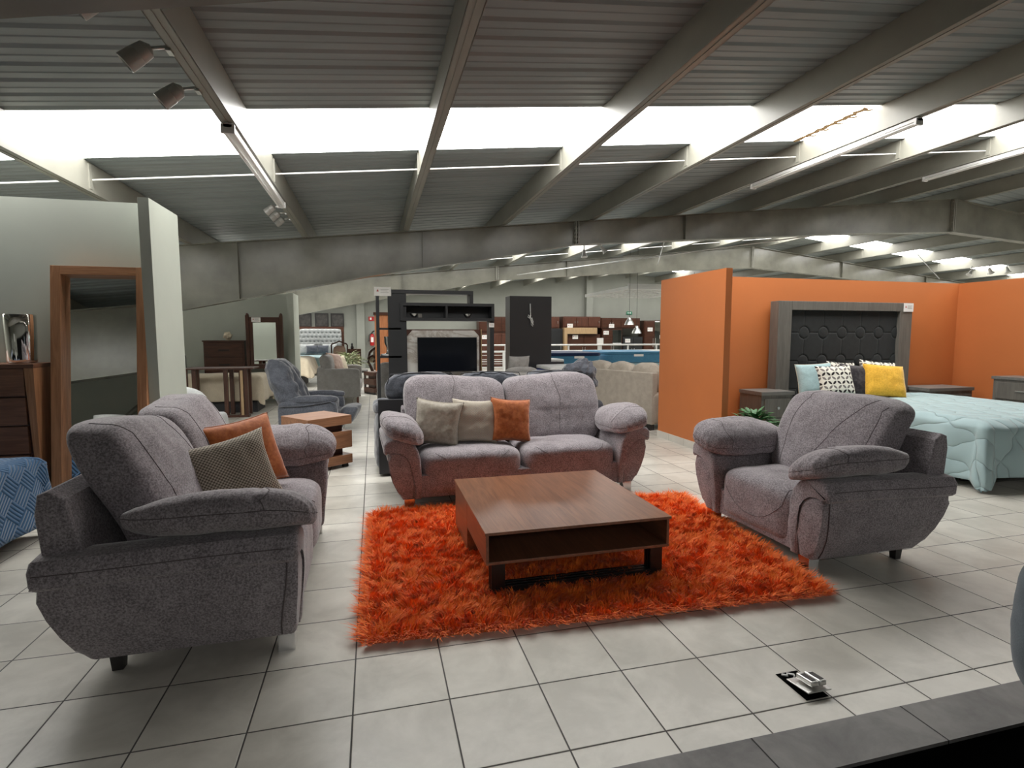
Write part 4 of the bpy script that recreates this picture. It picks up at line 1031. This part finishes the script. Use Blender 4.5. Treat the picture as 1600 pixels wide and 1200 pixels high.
add_tube(bm, [(-.25, .05, 1.28), (0, .06, 1.38), (.25, .05, 1.28)], .025, 8); obj('frame', bm, 'darkwood', t, smooth=60)
puff('backrest', 'pink', t, (.42, .08, .5), 3, 10, None, .004, loc=(0, .03, .98)); puff('seat', 'pink', t, (.46, .46, .12), 4, 10, None, .004, loc=(0, -.22, .5))
t = thing('carved_sofa', 'ornate dark wood sofa end with a scrolled arm, by the fire extinguisher', 'sofa', (.30, 18.2, 0))
bm = new_bm(); pts = [(-.25, 0, 0), (-.22, 0, .25), (-.30, 0, .45), (-.38, 0, .62), (-.33, 0, .80), (-.22, 0, .84), (-.14, 0, .78), (-.13, 0, .66), (-.2, 0, .60)]
add_tube(bm, pts, [.05, .06, .05, .045, .045, .045, .04, .035, .03], 8); add_tube(bm, [(-.38, .1, .70), (-.32, .25, .95), (-.18, .35, 1.08), (0, .42, 1.18), (.3, .45, 1.22)], .05, 8); obj('carved_frame', bm, 'darkwood', t, smooth=60)
puff('arm_roll', 'cream', t, (.26, .7, .26), 2.4, 12, None, .004, loc=(-.22, .36, .70)); puff('backrest', 'pink', t, (.7, .2, .6), 4, 12, None, .005, loc=(.15, .45, .82)); puff('seat', 'pink', t, (.8, .7, .3), 5, 10, None, .004, loc=(.2, .35, .42))
simple_sofa('grey_armchair', 'grey armchair half hidden behind the left post of the TV unit', 'armchair', 'greyfab', (.58, 9.9, 0), PI*.02+PI, .84, 1, .85, .45, .78, .13, 1.02, backpuff=False)
t = thing('fire_extinguisher', 'red fire extinguisher hung on the far wall', 'fire extinguisher', (.07, 24.85, 1.1))
bm = new_bm(); add_lathe(bm, [(.10, 0), (.11, .03), (.11, .46), (.07, .54), (.03, .56)], n=18); obj('cylinder', bm, 'red', t, smooth=40)
bm = new_bm(); add_tube(bm, [(0, 0, .56), (0, 0, .64), (.10, -.03, .70)], .03, 8); obj('handle', bm, 'darkfoot', t)
bm = new_bm(); add_tube(bm, [(0, -.03, .62), (-.14, -.05, .50), (-.15, -.06, .2)], .018, 8); obj('hose', bm, 'darkfoot', t, smooth=60)
boxes('paper_label', 'label', t, ((-.06, -.118, .16), (.06, -.108, .40)), bevel=0)
t = thing('wall_sign', 'small red and white square sign above the fire extinguisher', 'sign', (.05, 24.97, 2.39))
boxes('plate', 'red', t, ((-.13, -.01, -.10), (.13, .01, .10)), bevel=0); boxes('pictogram', 'label', t, ((-.07, -.014, -.05), (.01, -.01, .05)), bevel=0)
t = thing('armoire', 'tall red-brown wooden armoire seen behind the left post of the TV unit', 'wardrobe', (.55, 15.0, 0))
boxes('carcass', 'honey', t, ((-.38, 0, 0), (.38, .5, 2.2))); boxes('cornice', 'darkwood', t, ((-.42, -.04, 2.2), (.42, .52, 2.28)))
for x in (-.36, .01): boxes('door', 'honey', t, ((x, -.02, .1), (x+.35, 0, 2.12)))
# ------------------------------------------------------------------ charcoal TV unit
t = thing('tv_unit', 'charcoal open TV wall unit with a marble panel, beyond the slate sofa', 'TV unit', (0, 8.0, 0))
K = 'black'
boxes('post', K, t, ((.175, 0, 0), (.235, .30, 2.40)))
boxes('top_beam', K, t, ((.175, 0, 2.33), (1.97, .30, 2.40)))
boxes('upright_panel', K, t, ((.385, .02, 0), (.72, .06, 2.33)))
boxes('hanging_post', K, t, ((1.90, 0, 2.16), (1.97, .30, 2.33)))
boxes('shelf_box', K, t, ((.605, -.04, 2.11), (2.37, .30, 2.165)), ((.605, -.04, 1.835), (2.37, .30, 1.89)), ((.605, -.04, 1.89), (.66, .30, 2.11)), ((2.315, -.04, 1.89), (2.37, .30, 2.11)), ((1.44, -.03, 1.89), (1.48, .29, 2.11)), ((.66, .28, 1.89), (2.315, .30, 2.11)))
boxes('right_post', K, t, ((2.29, 0, 0), (2.37, .30, 1.835)))
boxes('shelf', K, t, ((.235, .02, 1.67), (.62, .30, 1.705))); boxes('shelf', K, t, ((.235, .02, 1.15), (.62, .30, 1.19)))
boxes('low_cabinet', K, t, ((.72, -.08, 0), (2.29, .32, .52)))
for k in range(3): boxes('drawer', K, t, ((.74+k*.52, -.095, .05), (1.24+k*.52, -.08, .49)))
mb = mat('veined_marble', (.45, .44, .41), .3); q = NT(mb); f_ = q.noise(q.coord((1, 1, 1)), 1.6, 8, .65, 1.6)
q.l(q.ramp(f_, [(.40, (.66, .64, .60)), (.5, (.40, .35, .30)), (.54, (.64, .62, .58)), (.7, (.52, .50, .47))]), q.b.inputs['Base Color'])
bm = new_bm(); add_prism(bm, [(.73, .52), (2.10, .52), (2.10, 1.55), (2.00, 1.66), (.83, 1.66), (.73, 1.55)], .12, .15, 'Y'); obj('marble_panel', bm, mb, t)
boxes('back_board', 'redwood', t, ((.722, .155, .52), (2.16, .175, 1.68))); boxes('copper_trim', 'brass', t, ((2.13, .10, .52), (2.15, .155, 1.68)))
price_card(t, (.30, -.01, 2.36), .30, .16)
price_card(t, (2.32, -.01, 1.76), .10, .08)
t2 = thing('television', 'black flat television on the marble panel of the TV unit', 'television', (1.47, 8.0, 0))
boxes('bezel', 'darkfoot', t2, ((-.56, -.02, .88), (.56, .03, 1.53)), bevel=.003); boxes('screen', 'tv', t2, ((-.55, -.024, .895), (.55, -.02, 1.52)), bevel=0); boxes('stand', 'darkfoot', t2, ((-.3, -.06, .52), (.3, .06, .535)), ((-.05, 0, .535), (.05, .03, .9)))
for x, l in ((.86, 'small glass bowl in the left bay of the TV unit shelf'), (1.86, 'small glass bowl in the right bay of the TV unit shelf')):
    bm = new_bm(); add_lathe(bm, [(.03, 0), (.035, .01), (.07, .05), (.085, .075), (.078, .075), (.03, .02)], n=20); tag(obj('glass_bowl', bm, 'chrome', smooth=60, loc=(x, 8.03, 1.892)), l, 'bowl')
tag(boxes('small_box', 'greywood', None, ((.93, 7.97, 1.892), (1.0, 8.02, 1.965))), 'small grey box beside the left glass bowl in the TV unit', 'box')
bm = new_bm(); add_lathe(bm, [(.12, 0), (.13, .02), (.12, .03)], n=20); tag(obj('white_tray', bm, 'white', smooth=40, loc=(.37, 8.15, 1.192)), 'round white tray on the lower left shelf of the TV unit', 'tray')
bm = new_bm(); add_lathe(bm, [(.05, 0), (.02, .02), (.015, .12), (.055, .2), (.06, .32), (.055, .32), (.04, .2)], n=16); tag(obj('glass_goblet', bm, 'satin_steel', smooth=60, loc=(.37, 8.15, 1.224)), 'dark glass goblet standing on the white tray in the TV unit', 'glass')

# tall panel with a knotted cable
t = thing('display_panel', 'tall charcoal panel standing right of the TV unit', 'panel', (3.40, 9.0, 0))
boxes('board', K, t, ((-.465, 0, 0), (.465, .05, 2.40)), bevel=.004); boxes('edge_strip', K, t, ((-.465, .05, 0), (-.44, .4, 2.40))); boxes('edge_strip', K, t, ((.44, .05, 0), (.465, .4, 2.40)))
boxes('foot', 'darkfoot', t, ((-.46, -.05, 0), (.46, .0, .03)))
bm = new_bm(); add_tube(bm, [(0, 0, 2.24), (0, -.005, 2.10), (.005, -.01, 1.98), (-.02, -.02, 1.93), (-.06, -.02, 1.96), (-.05, -.02, 2.0), (0, -.02, 1.95), (.02, -.02, 1.86), (.06, -.02, 1.80), (.05, -.02, 1.76), (.02, -.02, 1.79), (0, -.02, 1.90), (.03, -.02, 1.94), (.06, -.02, 1.84)], .013, 8)
tag(obj('white_cable', bm, 'white', smooth=180, loc=(3.38, 8.985, 0)), 'knotted white cable hanging on the tall charcoal panel', 'cable')

# ------------------------------------------------------------------ mattresses
def mattress(label, lo, hi, zs, mats, rz=0, group=None):
    c = ((lo[0]+hi[0])/2, (lo[1]+hi[1])/2, 0); r = thing('mattress_set', label, 'mattress', c, rz, group)
    sx, sy = hi[0]-lo[0], hi[1]-lo[1]
    for nm, (a_, b_), m_ in zip(('box_base', 'side_border', 'top_panel'), zs, mats):
        puff(nm, m_, r, (sx, sy, b_-a_), 12, 10, None, .002, loc=(0, 0, (a_+b_)/2))
    return r
mattress('mattress set with a steel blue side and navy top, left of two', (4.45, 11, 0), (5.95, 12.9, 0), ((.0, .80), (.78, 1.05), (1.03, 1.12)), ('white_cloth', 'mattblue', 'navy'))
mattress('mattress set with a steel blue side by the orange wall', (6.15, 11.2, 0), (8.0, 13.1, 0), ((.0, .84), (.82, 1.08), (1.06, 1.13)), ('paleblue', 'mattblue', 'mattblue'))
for x, z_ in ((5.3, 1.0), (7.1, 1.03)):
    tag(boxes('brand_label', 'label', None, ((x-.14, (10.985 if x < 6 else 11.185), z_-.03), (x+.14, (10.995 if x < 6 else 11.195), z_+.03))), 'pale label patch on the side of the %s blue mattress' % ('left' if x < 6 else 'right'), 'label')
mattress('white mattress with a dark base, left of the blue mattresses', (3.75, 10.0, 0), (4.55, 11.0-.1, 0), ((.0, .78), (.76, .96), (.94, 1.0)), ('slatedark', 'slatedark', 'white_cloth'))
sm = mat('navy_stripes', (.1, .1, .3), .8); q = NT(sm); tc = q.n('ShaderNodeTexCoord'); sp = q.n('ShaderNodeSeparateXYZ'); q.l(tc.outputs['Object'], sp.inputs[0])
q.l(q.mix(q.mth('GREATER_THAN', q.mth('SINE', q.mth('MULTIPLY', q.mth('ADD', sp.outputs[2], q.mth('MULTIPLY', sp.outputs[0], .12)), 120)), 0), (.03, .04, .16), (.22, .26, .45)), q.b.inputs['Base Color']); M['stripes'] = sm
mattress('mattress with navy stripes and a white top beside the slate recliner', (3.45, 7.9, 0), (4.3, 9.0-.15, 0), ((.0, .5), (.48, .90), (.88, .95)), ('slatedark', 'stripes', 'white_cloth'))

# ------------------------------------------------------------------ railings round the void
def railing(y, xa, xb, top, label, mid=True):
    r = thing('railing', label, 'railing', ((xa+xb)/2, y, 0)); L = (xb-xa)/2
    bm = new_bm(); add_tube(bm, [(-L, 0, top), (L, 0, top)], .04, 10); obj('handrail', bm, 'white', r, smooth=60)
    for zz_ in (.25, .45, .65): bm = new_bm(); add_tube(bm, [(-L, 0, zz_), (L, 0, zz_)], .015, 8); obj('bar', bm, 'white', r, smooth=60)
    n = int((xb-xa)/1.6)+1
    for k in range(n+1):
        x = -L+2*L*k/n; bm = new_bm(); add_tube(bm, [(x, 0, 0), (x, 0, top-.02)], .045, 10); obj('post', bm, 'white', r, smooth=60)
railing(16.5, 3.0, 12.6, 1.0, 'white pipe railing running behind the mattresses, the nearer one')
railing(22.6, 3.0, 15.6, 1.12, 'white pipe railing in front of the dark cupboards, the farther one')

# ------------------------------------------------------------------ cupboards along the far wall
def cupboard(x0, x1, z0, z1, m, label, doors=2, y=24.3, d=.6, cards=(), name='cupboard', glass=None):
    r = thing(name, label, 'cupboard', ((x0+x1)/2, y, z0)); w_ = x1-x0; h = z1-z0
    boxes('carcass', m, r, ((-w_/2, 0, 0), (w_/2, d, h)))
    dw = (w_-.06)/doors
    for k in range(doors):
        a = -w_/2+.03+k*dw; g = glass is not None and k in glass
        dd = boxes('door', 'mirror' if g else m, r, ((a+.015, -.03, .06), (a+dw-.015, 0, h-.06)), bevel=.006)
        hx_ = a+(dw-.07 if k % 2 == 0 else .07)
        boxes('handle', 'satin_steel', dd, ((hx_-.012, -.055, h*.4), (hx_+.012, -.03, h*.6)))
    for cx_, cz_ in cards:
        price_card(r, (cx_-(x0+x1)/2, -.06, cz_-z0), .30, .2)
    return r
cupboard(5.2, 6.95, 1.72, 2.52, 'darkwood', 'dark wall cupboard left of the charcoal panel', 3)
cupboard(5.2, 6.95, 0, 1.70, 'redwood', 'red-brown floor cupboard left of the charcoal panel', 3, cards=((5.5, 1.5), ))
cupboard(8.5, 9.42, 1.95, 2.54, 'redwood', 'brown wall cupboard just right of the charcoal panel', 1)
cupboard(8.5, 9.6, 0, 1.93, 'black', 'black floor cupboard just right of the charcoal panel', 1)
cupboard(9.63, 11.7, 1.99, 2.56, 'redwood', 'reddish wall cupboard with three doors above the pale oak frame', 3, cards=((9.98, 2.08),))
t = thing('oak_frame', 'pale oak surround above and left of a dark sideboard', 'shelf surround', (9.63, 24.1, 0)); boxes('upright', 'oak', t, ((0, 0, 0), (.16, .5, 1.98))); boxes('beam', 'oak', t, ((.16, 0, 1.66), (1.8, .5, 1.98)))
cupboard(9.82, 11.66, 0, 1.64, 'darkwood', 'dark sideboard framed by pale oak', 2, y=24.25, d=.5, cards=((10.25, 1.5),))
cupboard(11.74, 13.97, 1.95, 2.50, 'darkwood', 'dark wall cupboard behind the pendant lamps', 4, cards=((12.3, 2.08),))
cupboard(11.8, 12.95, 0, 1.93, 'darkwood', 'dark tall cupboard with a mirror door under the pendants', 2, cards=((12.0, 1.72),), glass=(1,))
cupboard(13.0, 14.15, 0, 1.50, 'black', 'black low cupboard between two taller dark ones', 2, cards=((13.25, 1.3),))
cupboard(14.22, 16.0, 0, 2.38, 'darkwood', 'dark cupboard partly hidden by the orange wall', 3, cards=((14.55, 1.9), (15.3, 1.5)), glass=(1,))
t = thing('leaflet_stand', 'small white stand of leaflets before the oak-framed sideboard', 'stand', (11.3, 23.4, 0)); boxes('stand', 'white', t, ((-.1, 0, 0), (.1, .1, 1.3))); boxes('leaflets', 'label', t, ((-.16, -.05, 1.1), (.16, .05, 1.45)))

# pendants, hanging lattice canopy, exit sign
def pendant(x, z, label):
    r = thing('pendant_lamp', label, 'pendant lamp', (x, 15.3, z), 0, 'metal pendant lamps')
    bm = new_bm(); add_lathe(bm, [(.025, .28), (.05, .26), (.06, .2), (.10, .16), (.15, .06), (.17, 0), (.16, 0), (.09, .16), (.03, .24)], n=24); obj('lamp_shade', bm, 'satin_steel', r, smooth=40)
    bm = new_bm(); add_tube(bm, [(0, 0, .28), (0, 0, zb(x)+PD-z)], .006, 6); obj('cord', bm, 'darkfoot', r)
pendant(8.85, 1.94, 'metal dome pendant lamp, the higher left one of the pair')
pendant(9.14, 1.64, 'metal dome pendant lamp, the lower right one of the pair')
t = thing('hanging_lattice', 'white lattice panel hung flat from the roof above the pendants', 'ceiling panel', (10.3, 18, 3.2))
boxes('border', 'white', t, ((-1.4, -2.5, 0), (1.6, -2.42, .2)), ((-1.4, 1.5, 0), (1.6, 1.58, .12)), ((-1.4, -2.42, 0), (-1.32, 1.5, .12)), ((1.52, -2.42, 0), (1.6, 1.5, .12)))
boxes('lattice', 'white', t, *[((-1.32+k*.36, -2.42, .02), (-1.28+k*.36, 1.5, .10)) for k in range(1, 8)], *[((-1.32, -2.42+k*.4, .03), (1.52, -2.38+k*.4, .09)) for k in range(1, 10)], bevel=0)
for x in (-1.2, 1.4):
    bm = new_bm(); add_tube(bm, [(x, -2.2, .1), (x, -2.2, .7)], .008, 6); obj('hanger', bm, 'darkfoot', t)
t = thing('exit_sign', 'small green exit sign with a white arrow on the far wall', 'sign', (13.67, 24.97, 2.8)); boxes('plate', 'exit', t, ((-.16, -.01, -.08), (.16, .01, .08)), bevel=0)
bm = new_bm(); v = [bm.verts.new((x_, -.013, z_)) for x_, z_ in ((-.11, -.02), (.04, -.02), (.04, -.05), (.11, 0), (.04, .05), (.04, .02), (-.11, .02))]; bm.faces.new(v); obj('arrow', bm, 'label', t)

# ------------------------------------------------------------------ orange room: bed
t = thing('quilted_bed', 'bed under a pale aqua quilt in the orange room', 'bed', (7.14, 3.13, 0))
boxes('mattress', 'white_cloth', t, ((-1.0, -1.18, .35), (1.0, 1.33, .66)), bevel=.04)
boxes('bed_base', 'slatedark', t, ((-.98, -1.12, .12), (.98, 1.2, .35)))
for x in (-.9, .9):
    for y in (-1.0, 1.1): boxes('leg', 'darkfoot', t, ((x-.03, y-.03, 0), (x+.03, y+.03, .12)))
o = drape('quilt', 'aquaquilt', t, 2.06, 2.30, .70, .66, (110, 110), .10, .035, 2, (1, 1, .93, 0), .022, .09, .02, 4)
o.location = (0, -.10, 0)
t = thing('headboard', 'grey wood headboard with a dark tufted panel on the orange wall', 'headboard', (7.055, 4.50, 0))
boxes('frame', 'greywood', t, ((-1.235, 0, 0), (-1.0, .17, 2.06)), ((1.0, 0, 0), (1.235, .17, 2.06)), ((-1.0, 0, 1.93), (1.0, .17, 2.06)), bevel=.004)
boxes('backing', 'darkfoot', t, ((-1.0, .13, .5), (1.0, .17, 1.93)))
PX, PZ = .345, .42
def ring(p, u):
    if u.y > -.2: return 0
    # rows of round pads joined by upright and level seams
    cx = round((p.x+.04)/PX); dx = p.x+.04-cx*PX; cz = round((p.z-.32)/PZ); dz = p.z-.32-cz*PZ
    rr = math.hypot(dx, dz); k = .024*gz(rr-.088, .011)
    if rr > .09: k += .020*gz(dx, .008)+.020*gz(dz, .008)
    else: k -= .006*(1-rr/.09)
    return k
def panel():
    bm = new_bm(); nx, nzv = 300, 200; W_, H_ = 2.0, 1.30
    g = [[None]*(nx+1) for _ in range(nzv+1)]
    class U: y = -1
    for j in range(nzv+1):
        for i in range(nx+1):
            x = -W_/2+W_*i/nx; z = -H_/2+H_*j/nzv; g[j][i] = bm.verts.new((x, .075+ring(Vector((x, 0, z)), U), z+1.28))
    for j in range(nzv):
        for i in range(nx): bm.faces.new((g[j][i], g[j][i+1], g[j+1][i+1], g[j+1][i]))
    o = obj('tufted_panel', bm, 'tuft', t, smooth=180); md = o.modifiers.new('s', 'SOLIDIFY'); md.thickness = .03; md.offset = 1
panel()
price_card(t, (1.14, -.01, 1.99), .19, .13)
def nightstand(x0, x1, y0, y1, h, label):
    r = thing('nightstand', label, 'nightstand', ((x0+x1)/2, y0, 0)); w_ = x1-x0; d = y1-y0
    boxes('top', 'greywood_x', r, ((-w_/2-.015, -.02, h-.05), (w_/2+.015, d, h)))
    boxes('body', 'greywood', r, ((-w_/2, 0, .08), (w_/2, d, h-.05)), ((-w_/2+.04, .04, 0), (w_/2-.04, d-.04, .08)))
    for k in range(2):
        z0 = .12+k*(h-.20)/2; dr = boxes('drawer', 'greywood', r, ((-w_/2+.05, -.014, z0), (w_/2-.05, 0, z0+(h-.24)/2)), bevel=.004)
        bm = new_bm(); add_lathe(bm, [(.012, 0), (.012, -.012), (.02, -.02), (.02, -.026)], (0, -.014, z0+(h-.24)/4), 14, 'Y'); obj('knob', bm, 'satin_steel', dr, smooth=40)
nightstand(5.36, 5.88, 4.22, 4.68, .77, 'grey wood nightstand left of the aqua bed, behind the leafy plant')
nightstand(8.34, 9.22, 4.20, 4.68, .75, 'grey wood nightstand right of the aqua bed')
t = thing('grey_dresser', 'grey wood dresser cut off by the right edge of the photo', 'dresser', (9.2, 3.05, 0))
boxes('top', 'greywood_x', t, ((-.24, -.72, .92), (.24, .72, .96))); boxes('body', 'greywood', t, ((-.22, -.70, .06), (.24, .70, .92)))
for i in range(2):
    for k in range(3):
        dr = boxes('drawer', 'greywood', t, ((-.238, -.66+i*.68, .10+k*.27), (-.22, -.02+i*.68, .34+k*.27)), bevel=.004)
        boxes('handle', 'satin_steel', dr, ((-.252, -.40+i*.68, .215+k*.27), (-.238, -.28+i*.68, .23+k*.27)))
tag(boxes('trinket_box', 'greywood', None, ((9.1, 3.08, .962), (9.22, 3.22, 1.04))), 'small grey box on the cut-off dresser', 'box')
# bed cushions
def bc(m, label, w_, h_, th, X, Y, Z, yaw, lean, roll, seed, pinch=.06, welt=None):
    return cushion('bed_cushion', m, label, w_, h_, th, (X, Y, Z), math.radians(yaw), math.radians(lean), math.radians(roll), seed, group=None, pinch=pinch, welt=welt)
bc('paleblue', 'pale blue cushion at the left of the row on the aqua bed', .48, .46, .16, 6.15, 4.12, .94, -24, -18, -4, 31, welt='cream')
bc('leaf', 'white cushion with black leaf print in front on the aqua bed', .50, .46, .17, 6.36, 3.98, .92, -14, -20, -2, 32)
bc('charcoal', 'charcoal velvet cushion between the leaf print and yellow cushions', .46, .46, .17, 6.76, 4.02, .92, -22, -16, 6, 33)
bc('yellow', 'mustard yellow velvet cushion on the aqua bed', .56, .48, .19, 7.06, 3.84, .92, -16, -22, 5, 34, pinch=.05)
bc('leaf', 'leaf-print cushion peeking out behind the yellow cushion', .54, .50, .16, 7.30, 4.16, .94, -14, -16, 6, 35)
bc('leaf', 'leaf-print cushion hidden behind the front leaf-print one', .44, .46, .14, 6.70, 4.22, .95, -10, -14, 4, 36)
leafy('potted_plant', 'bushy green potted plant behind the armchair by the orange wall', (4.52, 3.30, .0), .18, .36, 520, .15, .40, .34, 'green', .024, 9, 'darkfoot')

# ------------------------------------------------------------------ grey chair cut by the right edge, on the lower floor
t = thing('tub_chair', 'blue-grey upholstered chair cut off at the right edge, nearest the viewer', 'chair', (2.55, -1.10, -.24), math.radians(0))
M['tubgrey'] = fabric('blue_grey_weave', (.16, .19, .215), (.11, .135, .155), 260)
puff('shell', 'tubgrey', t, (.74, .62, .66), 3.0, 30, None, .004, loc=(.028, 0, .79))
for x in (.02, .28):
    for y in (-.22, .2): boxes('leg', 'darkfoot', t, ((x, y, 0), (x+.03, y+.03, .50)))
